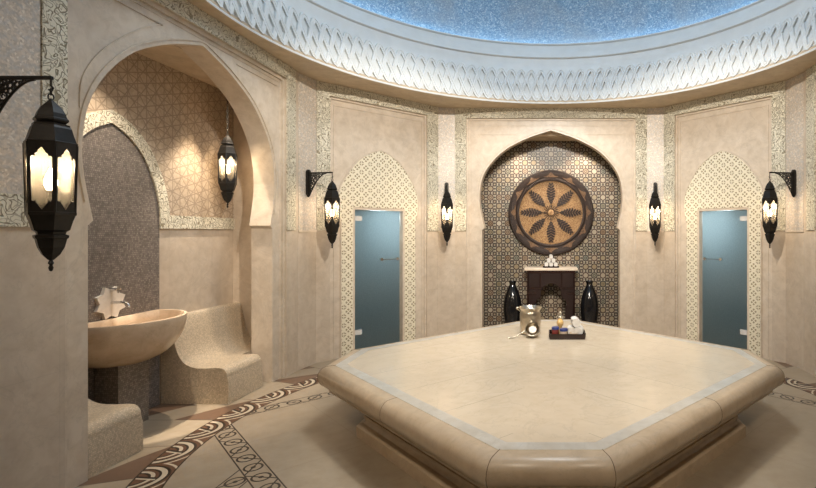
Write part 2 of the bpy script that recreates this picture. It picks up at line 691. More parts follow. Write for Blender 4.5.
def tube_into(bm, pts, r, seg=8, closed=False):
    pts = [Vector(p) for p in pts]
    n = len(pts)
    rr = r if isinstance(r, (list, tuple)) else [r] * n
    rows = []
    up = Vector((0, 0, 1))
    prev = None
    for i in range(n):
        a = pts[i - 1] if (i > 0 or closed) else pts[i]
        b = pts[(i + 1) % n] if (i < n - 1 or closed) else pts[i]
        t = (b - a).normalized()
        if prev is None:
            x = t.orthogonal().normalized()
        else:
            x = (prev - t * prev.dot(t))
            x = x.normalized() if x.length > 1e-6 else t.orthogonal().normalized()
        prev = x
        y = t.cross(x)
        rows.append([bm.verts.new(pts[i] + (x * math.cos(2 * PI * k / seg) + y * math.sin(2 * PI * k / seg)) * rr[i]) for k in range(seg)])
    cnt = n if closed else n - 1
    for i in range(cnt):
        a, b = rows[i], rows[(i + 1) % n]
        for k in range(seg):
            j = (k + 1) % seg
            bm.faces.new([a[k], a[j], b[j], b[k]])
    if not closed:
        bm.faces.new(rows[0])
        bm.faces.new(rows[-1])


def ring_pts(c, r, ax=(1, 0, 0), ay=(0, 0, 1), n=16):
    c, ax, ay = Vector(c), Vector(ax), Vector(ay)
    return [c + ax * (r * math.cos(2 * PI * k / n)) + ay * (r * math.sin(2 * PI * k / n)) for k in range(n)]


def catmull(pts, per=6):
    out = []
    n = len(pts)
    for i in range(n - 1):
        p0 = pts[max(0, i - 1)]; p1 = pts[i]; p2 = pts[i + 1]; p3 = pts[min(n - 1, i + 2)]
        for k in range(per):
            t = k / per
            out.append(tuple(0.5 * ((2 * b) + (-a + c) * t + (2 * a - 5 * b + 4 * c - d) * t * t + (-a + 3 * b - 3 * c + d) * t ** 3)
                             for a, b, c, d in zip(p0, p1, p2, p3)))
    out.append(tuple(pts[-1]))
    return out


# ------------------------------------------------------------------ room constants
ZT = 3.70            # top of the walls
ZP = 3.54            # top of the recessed panels
ZD = 1.74            # lower edge of the carved upper zone
XL = 3.14
CY = 4.50            # centre of the round ceiling
RING = 2.98

# horseshoe arch shared by the alcoves and the niche: half profile, bottom to apex
ARCH = [(1.125, 0.0), (1.125, 1.755)] + catmull([(1.085, 1.79), (1.115, 1.92), (1.155, 2.12), (1.165, 2.32), (1.12, 2.585), (0.985, 2.84), (0.74, 3.09), (0.42, 3.27), (0.17, 3.365), (0.0, 3.42)], 4)


def arch_path(c, prof, sx=1.0, off=0.0):
    """left foot -> apex -> right foot"""
    l = [(c - (w * sx + (off if w > 0 else 0)), z + (off if w == 0 else off * min(1, max(0, (z - 2.2) / 1.2)))) for w, z in prof]
    r = [(2 * c - u, z) for u, z in reversed(l[:-1])]
    return l + r


def notch(u0, u1, z0, z1, path):
    """rectangle with the path (feet on z0) cut out of its bottom"""
    return [(u0, z0)] + path + [(u1, z0), (u1, z1), (u0, z1)]


def ribbon_outline(path, w):
    """closed band of width w outside of an open path"""
    n = len(path)
    outer = []
    for i, p in enumerate(path):
        a = Vector(path[max(0, i - 1)]); b = Vector(path[min(n - 1, i + 1)])
        t = (b - a).normalized()
        outer.append((p[0] - t.y * w, p[1] + t.x * w))
    return list(path) + outer[::-1]


TRIM = [0]
def trim(fr, outer, mat, n0, n1, holes=()):
    TRIM[0] += 1
    return struct(plate('trim_%d' % TRIM[0], fr, outer, mat, holes, n0, n1))


def border_u(fr, u0, u1, w0, w1, n1=0.016):
    """carved foliage frame: two posts above the dado and a head"""
    out = [(u0 - w0, ZD), (u0, ZD), (u0, ZP), (u1, ZP), (u1, ZD), (u1 + w1, ZD), (u1 + w1, ZT - .001), (u0 - w0, ZT - .001)]
    trim(fr, out, M['floral'], 0.0, n1)


def lip_u(fr, u0, u1, z1, w, n0, n1):
    """plain stepped moulding inside a panel"""
    trim(fr, [(u0, 0.0), (u0 + w, 0.0), (u0 + w, z1 - w), (u1 - w, z1 - w), (u1 - w, 0.0), (u1, 0.0), (u1, z1), (u0, z1)], M['panel'], n0, n1)


# ------------------------------------------------------------------ floor, ceiling, dome
bm = bmesh.new()
fl = [(-4.0, -0.7), (4.0, -0.7), (4.0, 8.6), (-4.0, 8.6)]
vs = [bm.verts.new((x, y, 0)) for x, y in fl] + [bm.verts.new((x, y, -0.1)) for x, y in fl]
bm.faces.new(vs[:4]); bm.faces.new(vs[4:][::-1])
for i in range(4):
    bm.faces.new([vs[i], vs[i + 4], vs[(i + 1) % 4 + 4], vs[(i + 1) % 4]])
struct(link('floor', bm, M['floor']))

NR = 128
bm = bmesh.new()
outer = [Vector((x, y, ZT)) for x, y in [(-3.3, -0.7), (3.3, -0.7), (3.3, 8.0), (-3.3, 8.0)]]
hole = [Vector((RING * math.cos(2 * PI * k / NR), CY + RING * math.sin(2 * PI * k / NR), ZT)) for k in range(NR)]
allv = outer + hole
tris = tessellate_polygon([outer, hole])
bv = [bm.verts.new(v) for v in allv]
for t in tris:
    bm.faces.new([bv[i] for i in t])
r_ = bmesh.ops.extrude_face_region(bm, geom=bm.faces[:])
bmesh.ops.translate(bm, vec=(0, 0, 0.05), verts=[e for e in r_['geom'] if isinstance(e, bmesh.types.BMVert)])
struct(link('ceiling', bm, M['soffit']))


def revolve(name, prof, mat, smooth=35, seg=NR):
    bm = bmesh.new()
    lathe_into(bm, prof, seg, Matrix.Translation((0, CY, 0)), cap=False)
    o = link(name, bm, mat, None, smooth, recalc=False)
    return struct(o)


def cov(t):     # sloped face of the cornice that carries the interlace
    return (RING + 0.012 + t * 0.115, 3.725 + t * 0.56)


prof = [(RING, ZT), (RING - .004, ZT + .012), (RING, ZT + .024), cov(0.0), cov(1.0), (3.115, 4.31), (3.12, 4.36), (3.125, 4.44),
        (3.105, 4.452), (3.10, 4.462), (3.11, 4.474), (3.15, 4.478), (3.165, 4.52), (3.20, 4.60), (3.245, 4.66), (3.265, 4.70),
        (3.245, 4.712), (3.24, 4.722), (3.25, 4.735), (3.285, 4.738), (3.29, 4.70), (3.46, 4.70), (3.46, 4.76)]
# closed thickness behind the visible face
prof += [(3.60, 4.76), (3.60, 3.70), (RING + .02, ZT + 0.001)]
revolve('trim_cornice', prof, M['cornice'], 28)
dome = [(3.44, 4.755)]
for k in range(1, 17):
    a = k / 16 * PI / 2
    dome.append((max(0.0, 3.47 * math.cos(a)), 4.755 + 2.3 * math.sin(a)))
dome[-1] = (0.0, 7.055)
revolve('ceiling_dome', dome, M['dome'], 60, 96)
bm = bmesh.new()
tube_into(bm, ring_pts((0, CY, 4.728), 3.375, (1, 0, 0), (0, 1, 0), 96), 0.010, 6, True)
led = struct(link('trim_cove_light', bm, M['led'], None, 60))

# interlace: three strands, each with a period of three loops
NL = 126
bm = bmesh.new()
per = NL // 3
STEP = 24
for s_ in range(3):
    rows = []
    tot = per * STEP
    for i in range(tot):
        ph = 2 * PI * i / STEP
        th = 2 * PI * (i / STEP / per) + 2 * PI * s_ / NL
        # rounded zigzag
        def hh(q):
            return math.asin(0.82 * math.cos(q)) / math.asin(0.82)
        t = 0.5 - 0.43 * hh(ph)
        dth = 2 * PI / (per * STEP)
        dz = (-0.43 * (hh(ph + .05) - hh(ph - .05)) / 0.1) * (2 * PI / STEP) * 0.57
        ds = 3.04 * dth
        L_ = math.hypot(ds, dz)
        ov = 0.014 + 0.003 * math.sin(2 * ph)
        nx, nz = -dz / L_, ds / L_          # in-surface normal (along theta, along height)
        row = []
        for w, hgt in ((-.029, -.014), (-.027, .014 + ov), (-.010, .018 + ov), (0, .010 + ov), (.010, .018 + ov), (.027, .014 + ov), (.029, -.014)):
            tt = t + nz * w / 0.57
            aa = th + nx * w / 3.04
            r0, z0 = cov(tt)
            r0 -= hgt
            row.append(bm.verts.new((r0 * math.cos(aa), CY + r0 * math.sin(aa), z0 - hgt * 0.2)))
        rows.append(row)
    for i in range(tot):
        a, b = rows[i], rows[(i + 1) % tot]
        for k in range(6):
            bm.faces.new([a[k], b[k], b[k + 1], a[k + 1]])
struct(link('trim_interlace', bm, M['cornice'], None, 50, recalc=True))

# ------------------------------------------------------------------ walls, both hands
DP0, DP1 = (-3.08, 6.356), (-1.79, 7.686)        # door wall
SP = (-1.534, 7.747)                             # corner of the back wall
YB = 7.747


def upx(px):
    """distance along the left door wall for an image column"""
    k = (px - AX) / F
    d = Vector((DP1[0] - DP0[0], DP1[1] - DP0[1])).normalized()
    return (k * DP0[1] - DP0[0]) / (d.x - k * d.y)


AC = 4.44            # centre of the side arches
PL0, PL1 = 3.134, 5.755


def side(sx, tagname):
    # long wall with the arch
    fr = Frame((-XL * sx, 0), (0, 1), (sx, 0))
    out = [(2.45, 0), (PL0, 0), (PL0, ZP), (PL1, ZP), (PL1, 0), (6.02, 0), (6.02, ZT), (2.45, ZT)]
    struct(plate('wall_' + tagname, fr, out, M['wall'], (), -0.16, 0.0))
    SA = [(w * 0.982, z) for w, z in ARCH]
    ap = arch_path(AC, SA)
    struct(plate('wall_%s_arch' % tagname, fr, notch(PL0 - .1, PL1 + .1, 0, ZP + .05, ap), M['panel'], (), -0.285, -0.045))
    border_u(fr, PL0, PL1, 0.155, 0.185)
    lip_u(fr, PL0, PL1, ZP, 0.035, -0.05, -0.022)
    lip_u(fr, PL0 + .05, PL1 - .05, ZP - .06, 0.012, -0.05, -0.037)
    # bead that follows the arch
    ap2 = arch_path(AC, [q for q in SA if q[1] > 1.88], 1.0, 0.028)
    trim(fr, ribbon_outline(ap2, 0.012), M['panel'], -0.05, -0.034)
    # spandrel lines: a curve beside the arch and a level line above it
    for q in (-1, 1):
        pts = catmull([(AC + q * 1.16, 2.55), (AC + q * 1.143, 2.757), (AC + q * 1.02, 2.97), (AC + q * .83, 3.16), (AC + q * .64, 3.31), (AC + q * .47, 3.41)], 4)
        if q > 0:
            pts = [(AC + .47, 3.41)]
        trim(fr, ribbon_outline(pts + [(AC + q * 1.19, 3.41)] if q > 0 else pts + [(AC - .62, 3.41)], 0.009), M['panel'], -0.05, -0.036)
    trim(fr, rect(AC - 1.19, AC - .47, 3.405, 3.414), M['panel'], -0.05, -0.036)
    # pearl field on the long wall near the camera and its carved sill
    trim(fr, rect(2.46, PL0 - .157, ZD, ZT - .002), M['pearl'], 0.0, 0.007)
    trim(fr, rect(2.46, PL0 - .157, ZD, ZD + .19), M['floral'], 0.007, 0.020)
    # narrow slanted pier
    f2, L = between((-XL * sx, 6.02), (DP0[0] * sx, DP0[1]), (0.985 * sx, -0.17))
    f2.n = Vector((f2.d.y * sx, -f2.d.x * sx, 0))
    struct(plate('wall_%s_pier' % tagname, f2, rect(0, L, 0, ZT), M['wall'], (), -0.16, 0.0))
    trim(f2, rect(0.0, L, ZD, ZT - .002), M['pearl'], 0.0, 0.007)
    trim(f2, rect(0.0, L, ZD - .022, ZD), M['panel'], 0.0, 0.014)
    # diagonal wall with the door
    d = Vector((DP1[0] - DP0[0], DP1[1] - DP0[1]))
    f3, L = between((DP0[0] * sx, DP0[1]), (DP1[0] * sx, DP1[1]), (1, 0))
    f3.n = Vector((d.y * sx, -d.x, 0)).normalized()
    u0, u1 = upx(330), upx(427)
    struct(plate('wall_%s_diagonal' % tagname, f3, [(0, 0), (u0, 0), (u0, ZP), (u1, ZP), (u1, 0), (L, 0), (L, ZT), (0, ZT)], M['wall'], (), -0.16, 0.0))
    d0, d1, dz = upx(354), upx(405.7), 1.7 + (HY - 207.5) / F * 6.9
    struct(plate('wall_%s_door_panel' % tagname, f3, [(u0 - .08, 0), (d0, 0), (d0, dz), (d1, dz), (d1, 0), (u1 + .08, 0), (u1 + .08, ZP + .05), (u0 - .08, ZP + .05)], M['panel'], (), -0.24, -0.045))
    border_u(f3, u0, u1, u0 - 0.004, L - u1 - 0.004)
    lip_u(f3, u0, u1, ZP, 0.03, -0.05, -0.022)
    lip_u(f3, u0 + .06, u1 - .06, ZP - .10, 0.012, -0.05, -0.037)
    # carved surround of the door
    s0, s1 = upx(342.3), upx(416.3)
    c = (s0 + s1) / 2
    hw = (s1 - s0) / 2
    k = hw / 1.125
    dp = [(hw, 0.0), (hw, 1.80)] + catmull([(hw - .012, 1.83), (hw + .028, 1.96), (hw + .045, 2.12), (hw + .02, 2.30), (hw * .86, 2.50), (hw * .60, 2.70), (hw * .30, 2.83), (0.0, 2.90)], 4)
    ap = arch_path(c, dp)
    trim(f3, ap + [(d1 + .0, 0), (d1, dz), (d0, dz), (d0, 0)], M['lattice'], -0.045, -0.027)
    trim(f3, ribbon_outline(ap, 0.016), M['panel'], -0.045, -0.020)
    # plain jamb lining
    trim(f3, [(d0, 0), (d0 + .028, 0), (d0 + .028, dz - .035), (d1 - .028, dz - .035), (d1 - .028, 0), (d1, 0), (d1, dz), (d0, dz)], M['panel'], -0.23, -0.035)
    # glazed door leaf: hung on the side nearer the camera
    g0, g1, gz = d0 + .030, d1 - .034, dz - .037
    n = 1 if sx > 0 else 2
    leaf = struct(plate('door_%d' % n, f3, rect(g0, g1, 0.012, gz), M['frost'], (), -0.135, -0.123),
                  'frosted blue glass door at the %s of the room' % ('left' if sx > 0 else 'right'))
    for z in (gz - .12, 0.30):
        b = bmesh.new()
        plate_into(b, f3, rect(g0 + .004, g0 + .13, z - .035, z + .035), (), -0.122, -0.104)
        link('hinge', b, M['hinge'], leaf)
    b = bmesh.new()
    hz = 1.32
    for uu in (g1 - .30, g1 - .05):
        plate_into(b, f3, [(uu + .022 * math.cos(t * PI / 6), hz + .022 * math.sin(t * PI / 6)) for t in range(12)], (), -0.124, -0.085)
    tube_into(b, [f3(g1 - .30, hz, -0.088), f3(g1 - .05, hz, -0.088)], 0.006, 8)
    link('handle', b, M['chrome'], leaf)
    # dim steam room behind the glass
    bmr = bmesh.new()
    for (a, b_, n0, n1) in ((d0 - .35, d0 - .30, -1.5, -0.24), (d1 + .30, d1 + .35, -1.5, -0.24)):
        plate_into(bmr, f3, rect(a, b_, 0, 2.6), (), n0, n1)
    plate_into(bmr, f3, rect(d0 - .35, d1 + .35, 0, 2.6), (), -1.55, -1.5)
    plate_into(bmr, f3, rect(d0 - .35, d1 + .35, 2.55, 2.6), (), -1.5, -0.24)
    plate_into(bmr, f3, rect(d0 - .35, d1 + .35, -0.05, 0), (), -1.5, -0.24)
    struct(link('wall_%s_steam_room' % tagname, bmr, M['tealwall']))
    L_ = bpy.data.lights.new('door_glass_fill', 'AREA')  # fill light added behind the glass for its blue gradient
    L_.energy = 4.6
    L_.size = 0.25
    L_.color = (0.72, 0.90, 1.0)
    lo = bpy.data.objects.new('door_glass_fill', L_)
    COL.objects.link(lo)
    src = f3(d1 - .16, 1.95, -0.62)
    tgt = f3(d1 - .22, 1.50, -0.14)
    lo.location = src
    lo.rotation_euler = (tgt - src).to_track_quat('-Z', 'Y').to_euler()
    # narrow pier beside the back wall
    f4, L = between((DP1[0] * sx, DP1[1]), (SP[0] * sx, SP[1]), (0, -1))
    f4.n = Vector((f4.d.y * sx, -f4.d.x * sx, 0))
    struct(plate('wall_back_%s_pier' % tagname, f4, rect(0, L, 0, ZT), M['wall'], (), -0.16, 0.0))
    trim(f4, rect(0.0, L, ZD, ZT - .002), M['pearl'], 0.0, 0.007)
    trim(f4, rect(0.0, L, ZD - .022, ZD), M['panel'], 0.0, 0.014)
    # alcove shell behind the arch
    XA, YN, YF, ZA = 3.90, 2.87, 5.95, 3.40
    fb = Frame((-XA * sx, 0), (0, 1), (sx, 0))
    pc, ph = 4.29, 0.535
    inner = [(ph, 0.0), (ph, 1.75)] + catmull([(ph, 1.80), (ph * .97, 2.0), (ph * .84, 2.22), (ph * .60, 2.45), (ph * .30, 2.60), (0.0, 2.68)], 4)
    ip = arch_path(pc, inner)
    struct(plate('wall_%s_alcove' % tagname, fb, rect(YN - .1, YF + .1, 0, ZA + .1), M['wall'], (), -0.1, 0.0))
    trim(fb, notch(YN, YF, 1.75, ZA, [(u, z) for u, z in ip if z >= 1.75]), M['star'], 0.0, 0.006)
    op = arch_path(pc, [(w + .0, z) for w, z in inner])
    upper = [(u, z) for u, z in ip if z >= 1.75]
    trim(fb, [(upper[0][0], 1.75)] + upper + [(upper[-1][0], 1.75)] + ribbon_outline(upper, 0.115)[len(upper):], M['floral'], 0.004, 0.020)
    for a, b_ in ((YN, pc - ph - .115), (pc + ph + .115, YF)):
        trim(fb, rect(a, b_, 1.75, 1.885), M['floral'], 0.004, 0.018)
    trim(fb, ip, M['darkmos'], 0.0, 0.004)
    for nm, yy, nn in (('near', YN, 1), ('far', YF, -1)):
        fe = Frame((-XA * sx, yy), (sx, 0), (0, nn))
        struct(plate('wall_%s_alcove_%s_end' % (tagname, nm), fe, rect(0, XA - XL - .26, 0, ZA + .1), M['wall'], (), -0.1, 0.0))
    bm = bmesh.new()
    vv = [(-XA, YN), (-XL - .27, YN), (-XL - .27, YF), (-XA, YF)]
    a = [bm.verts.new((x * sx, y, ZA)) for x, y in vv]
    b = [bm.verts.new((x * sx, y, ZA + .05)) for x, y in vv]
    bm.faces.new(a); bm.faces.new(b[::-1])
    for i in range(4):
        bm.faces.new([a[i], b[i], b[(i + 1) % 4], a[(i + 1) % 4]])
    struct(link('ceiling_%s_alcove' % tagname, bm, M['soffit']))
    # pier and wall towards the camera side
    f5 = Frame((-2.811 * sx, 0), (0, 1), (sx, 0))
    struct(plate('wall_%s_entrance' % tagname, f5, rect(-0.6, 2.44, 0, ZT), M['wall'], (), -0.36, 0.0))
    return f3


side(1, 'left')
side(-1, 'right')

# back wall with the niche
fr = Frame((0, YB), (1, 0), (0, -1))
PX = 1.352
struct(plate('wall_back', fr, [(-1.534, 0), (-PX, 0), (-PX, ZP), (PX, ZP), (PX, 0), (1.534, 0), (1.534, ZT), (-1.534, ZT)], M['wall'], (), -0.16, 0.0))
NA = [(w * 0.985, z if z < 2.6 else 2.6 + (z - 2.6) * 0.92) for w, z in ARCH]
ap = arch_path(0, NA)
struct(plate('wall_back_arch', fr, notch(-PX - .1, PX + .1, 0, ZP + .05, ap), M['panel'], (), -0.215, -0.045))
border_u(fr, -PX, PX, 0.178, 0.178)
lip_u(fr, -PX, PX, ZP, 0.03, -0.05, -0.022)
lip_u(fr, -PX + .06, PX - .06, ZP - .10, 0.012, -0.05, -0.037)
trim(fr, ribbon_outline(arch_path(0, [q for q in NA if q[1] > 1.88], 1.0, 0.028), 0.012), M['panel'], -0.05, -0.034)
for s in (-1, 1):
    trim(fr, rect(min(s * .55, s * 1.17), max(s * .55, s * 1.17), 3.285, 3.297), M['panel'], -0.05, -0.036)
YN_ = 8.40
fn = Frame((0, YN_), (1, 0), (0, -1))
struct(plate('wall_niche_back', fn, rect(-1.5, 1.5, 0, 3.4), M['zellige'], (), -0.1, 0.0))
for s in (-1, 1):
    fs = Frame((1.42 * s, YB + .2), (0, 1), (-s, 0))
    struct(plate('wall_niche_' + ('left' if s < 0 else 'right'), fs, rect(0, YN_ - YB - .2, 0, 3.4), M['zellige'], (), -0.1, 0.0))
bm = bmesh.new()
box_into(bm, (0, (YB + .2 + YN_) / 2, 3.34), (2.9, YN_ - YB - .2, 0.08))
struct(link('ceiling_niche', bm, M['soffit']))
# wall behind the camera
f6 = Frame((0, -0.6), (1, 0), (0, 1))
struct(plate('wall_front', f6, rect(-3.2, 3.2, 0, ZT), M['wall'], (), -0.1, 0.0))


# ------------------------------------------------------------------ the heated stone platform
SCY = 4.55


def octa(bm, a, b, z, cx=0.0, cy=0.0):
    c = b * math.sqrt(2) - a
    pts = [(a, -c), (a, c), (c, a), (-c, a), (-a, c), (-a, -c), (-c, -a), (c, -a)]
    return [bm.verts.new((cx + x, cy + y, z)) for x, y in pts]


def octa_loft(bm, prof, capb=True, capt=True):
    uvl = bm.loops.layers.uv.verify()
    rows = [octa(bm, *p) for p in prof]
    for a, b in zip(rows, rows[1:]):
        for k in range(8):
            j = (k + 1) % 8
            bm.faces.new([a[k], a[j], b[j], b[k]])
    if capb: bm.faces.new(rows[0][::-1])
    if capt: bm.faces.new(rows[-1])


slab = empty('massage_platform', (0, SCY, 0), 'large octagonal cream marble platform in the middle of the room', 'platform')
slab.scale = (0.972, 1.0, 1.0)
ZS = 0.54
A0, B0 = 1.995, 1.625
bm = bmesh.new()
octa_loft(bm, [(1.68, 1.53, 0.0), (1.68, 1.53, 0.085), (1.665, 1.515, 0.095), (1.625, 1.475, 0.10), (1.61, 1.46, 0.118), (1.61, 1.46, 0.14), (1.625, 1.475, 0.15),
               (1.625, 1.475, 0.165), (1.60, 1.45, 0.172), (1.58, 1.43, 0.20), (1.58, 1.43, 0.26), (1.62, 1.46, 0.275), (1.62, 1.46, 0.30)])
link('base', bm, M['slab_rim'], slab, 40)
bm = bmesh.new()
pr = [(-.34, 0.278), (-.16, 0.280), (-.12, 0.284), (-.09, 0.296)]
for k in range(0, 7):
    t = -PI / 2 + PI * k / 6
    pr.append((-0.030 + 0.034 * math.cos(t), 0.322 + 0.026 * math.sin(t)))
pr += [(-.034, 0.352), (-.034, 0.358)]
for k in range(0, 11):
    t = -PI / 2 + PI * k / 10
    pr.append((0.015 + 0.075 * math.cos(t), 0.450 + 0.088 * math.sin(t)))
octa_loft(bm, [(A0 + d, B0 + d, z) for d, z in pr] + [(A0 - .02, B0 - .02, ZS)])
rim_bm = bm
bm = bmesh.new()
AI, BI = 1.86, 1.495
octa_loft(bm, [(A0 - .036, B0 - .036, ZS - .03), (A0 - .036, B0 - .036, ZS + .0015)])
link('slab_top', bm, M['slab'], slab)
bm = bmesh.new()
W = 0.09
o0, o1 = octa(bm, AI, BI, ZS + .0025), octa(bm, AI + W, BI + W, ZS + .0025)
o2, o3 = octa(bm, AI, BI, ZS - .01), octa(bm, AI + W, BI + W, ZS - .01)
for k in range(8):
    j = (k + 1) % 8
    bm.faces.new([o0[k], o1[k], o1[j], o0[j]])
    bm.faces.new([o2[k], o2[j], o3[j], o3[k]])
    bm.faces.new([o0[k], o0[j], o2[j], o2[k]])
    bm.faces.new([o1[k], o3[k], o3[j], o1[j]])
tag(link('inlay_border', bm, M['inlay'], slab), 'pale grey marble strip set in the top')
# dark joint lines follow the rim profile at the middle and ends of the sides
bm = rim_bm
nrim = len(bm.faces)
prj = [(d, z) for d, z in pr if z > 0.359]
def rim_line(f, k):
    """f: 0..1 along side k"""
    pts = []
    for d, z in prj + [(-.04, ZS + .0012)] + ([(-.05, ZS + .0016)]):
        a, b = A0 + d, B0 + d
        c = b * math.sqrt(2) - a
        P = [(a, -c), (a, c), (c, a), (-c, a), (-a, c), (-a, -c), (-c, -a), (c, -a)]
        p, q = P[k], P[(k + 1) % 8]
        pts.append((p[0] + (q[0] - p[0]) * f, p[1] + (q[1] - p[1]) * f, z))
    return pts
M['joint'] = plain('brown_joint', (0.17, 0.115, 0.07), 0.6)
for k in range(8):
    tube_into(bm, rim_line(0.0, k), 0.0022, 5)
    if k % 2 == 1:
        tube_into(bm, rim_line(0.5, k), 0.0022, 5)
bm.faces.ensure_lookup_table()
for f in bm.faces[nrim:]:
    f.material_index = 1
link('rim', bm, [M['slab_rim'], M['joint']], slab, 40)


# ------------------------------------------------------------------ lanterns
def make_lantern(hang):
    """hexagonal lantern, tip of the finial at the origin; hang = length of chain above the cap"""
    root = empty('hanging_lantern', (0, 0, 0))
    HX = 6
    Q = 0.84
    def thin(p):
        return [(r * Q, z) for r, z in p]
    bm = bmesh.new()
    lathe_into(bm, [(0.0, 0.0), (0.007, 0.006), (0.010, 0.020), (0.006, 0.032), (0.012, 0.042), (0.007, 0.055), (0.0, 0.06)], 12)
    link('finial', bm, M['iron'], root, 50)
    bm = bmesh.new()
    lathe_into(bm, thin([(0.006, 0.055), (0.016, 0.060), (0.042, 0.085), (0.062, 0.120), (0.070, 0.150), (0.072, 0.160), (0.080, 0.166), (0.082, 0.178),
                    (0.066, 0.184), (0.070, 0.196), (0.086, 0.205), (0.100, 0.250), (0.111, 0.276), (0.116, 0.279), (0.116, 0.292), (0.108, 0.295)]), HX)
    link('bowl', bm, M['iron'], root)
    bm = bmesh.new()
    lathe_into(bm, thin([(0.112, 0.618), (0.120, 0.622), (0.122, 0.634), (0.116, 0.638), (0.104, 0.672), (0.094, 0.705), (0.086, 0.716), (0.086, 0.724), (0.066, 0.730),
                    (0.082, 0.744), (0.080, 0.752), (0.073, 0.758), (0.066, 0.780), (0.050, 0.806), (0.030, 0.826), (0.014, 0.840), (0.008, 0.852), (0.0, 0.855)]), HX)
    link('cap', bm, M['iron'], root)
    # glazed cage: six frames with ogee openings
    r0, r1, z0, z1 = 0.108 * Q, 0.117 * Q, 0.288, 0.625
    for k in range(HX):
        t0, t1 = 2 * PI * k / HX, 2 * PI * (k + 1) / HX
        a0 = Vector((r0 * math.cos(t0), r0 * math.sin(t0), z0)); b0 = Vector((r0 * math.cos(t1), r0 * math.sin(t1), z0))
        a1 = Vector((r1 * math.cos(t0), r1 * math.sin(t0), z1)); b1 = Vector((r1 * math.cos(t1), r1 * math.sin(t1), z1))
        nrm = (b0 - a0).cross(a1 - a0).normalized()
        def P(s, t, n=0.0):
            l = a0.lerp(a1, t); r = b0.lerp(b1, t)
            return l.lerp(r, 0.5 + s) + nrm * n
        class FF:
            def __call__(self, u, z, n=0.0): return P(u, z, n)
        op = [(-.40, .18), (-.40, .79), (-.32, .81), (-.25, .79), (-.24, .835), (-.16, .85), (-.13, .88), (0, .93), (.13, .88), (.16, .85), (.24, .835), (.25, .79), (.32, .81), (.40, .79),
              (.40, .18), (.32, .16), (.25, .18), (.24, .14), (.16, .125), (.13, .095), (0, .045), (-.13, .095), (-.16, .125), (-.24, .14), (-.25, .18), (-.32, .16)]
        bm = bmesh.new()
        plate_into(bm, FF(), [(-.5, 0), (.5, 0), (.5, 1), (-.5, 1)], [op], -0.003, 0.003)
        fo = link('frame_panel', bm, M['iron'], root)
        bm = bmesh.new()
        plate_into(bm, FF(), [(-.47, .02), (.47, .02), (.47, .98), (-.47, .98)], [], -0.0065, -0.0040)
        link('glass_pane', bm, M['glass'], fo)
    bm = bmesh.new()
    for k in range(HX):
        t = 2 * PI * k / HX
        tube_into(bm, [(r0 * math.cos(t), r0 * math.sin(t), z0), (r1 * math.cos(t), r1 * math.sin(t), z1)], 0.006, 6)
    link('corner_rods', bm, M['iron'], root)
    bm = bmesh.new()
    lathe_into(bm, [(0.018, 0.29), (0.018, 0.36), (0.012, 0.365), (0.012, 0.40)], 10)
    link('bulb_holder', bm, M['iron'], root, 40)
    bm = bmesh.new()
    lathe_into(bm, [(0.0, 0.398), (0.016, 0.402), (0.024, 0.425), (0.026, 0.445), (0.018, 0.475), (0.006, 0.505), (0.0, 0.51)], 14)
    link('bulb', bm, M['bulb'], root, 60)
    # chain
    bm = bmesh.new()
    n = max(2, int(round(hang / 0.034)))
    st = hang / n
    for i in range(n):
        c = (0, 0, 0.848 + st * (i + 0.5))
        ax = (1, 0, 0) if i % 2 else (0, 1, 0)
        pts = [Vector(c) + Vector(ax) * (0.010 * math.cos(q)) + Vector((0, 0, 1)) * ((st * .5 + .004) * math.sin(q)) for q in [2 * PI * j / 12 for j in range(12)]]
        tube_into(bm, pts, 0.0032, 5, True)
    link('chain', bm, M['iron'], root, 60)
    return root


def copy_tree(o, parent=None):
    c = o.copy()
    COL.objects.link(c)
    if parent:
        c.parent = parent
    for ch in [q for q in o.children]:
        copy_tree(ch, c)
    return c


def make_bracket():
    """origin on the wall, bar along +x, top of the bar at z=0"""
    root = empty('lantern_bracket', (0, 0, 0))
    L = 0.345
    bm = bmesh.new()
    fx = Frame((0, 0), (0, 1), (1, 0))
    pl = [(-.032, -.275), (0, -.315), (.032, -.275), (.032, .015), (.014, .035), (-.014, .035), (-.032, .015)]
    plate_into(bm, fx, pl, (), 0.0, 0.022)
    plate_into(bm, fx, [(u * .6, z * .94 - .005) for u, z in pl], (), 0.022, 0.034)
    link('wall_plate', bm, M['iron'], root)
    bm = bmesh.new()
    box_into(bm, (L / 2 + .008, 0, -.008), (L - .004, 0.018, 0.018), None, 0.003)
    tube_into(bm, [(L, 0, -.012), (L, 0, -.045), (L + .010, 0, -.058), (L + .004, 0, -.072), (L - .010, 0, -.066)], 0.0048, 6)
    link('arm', bm, M['iron'], root)
    bm = bmesh.new()
    def edge(x):      # lower boundary of the scroll panel
        t = min(1, max(0, (x - .03) / .235))
        return -0.275 * (1 - t) ** 1.9 - 0.018
    cur = [(x, 0, edge(x)) for x in [0.03 + .235 * i / 16 for i in range(17)]]
    tube_into(bm, cur, 0.0058, 6)
    rnd = random.Random(3)
    cs = []
    for _ in range(5000):
        x = rnd.uniform(.03, .27); z = rnd.uniform(-.27, -.018)
        r = rnd.choice([.021, .016, .013, .010, .008])
        if z - r * .8 < edge(x) or z - r * .4 < edge(x + r * .7) or x - r < .026 or z + r > -.012:
            continue
        if all(math.hypot(x - a, z - b) > r + q - .003 for a, b, q in cs):
            cs.append((x, z, r))
    for x, z, r in cs:
        tube_into(bm, ring_pts((x, 0, z), r, n=12), 0.0052, 5, True)
        if r > .016:
            tube_into(bm, [(x + r * .5 * math.cos(t) * (1 - t / 9), 0, z + r * .5 * math.sin(t)) for t in [0, .8, 1.6, 2.4, 3.2, 4.0]], 0.0036, 5)
    link('scrollwork', bm, M['iron'], root)
    return root


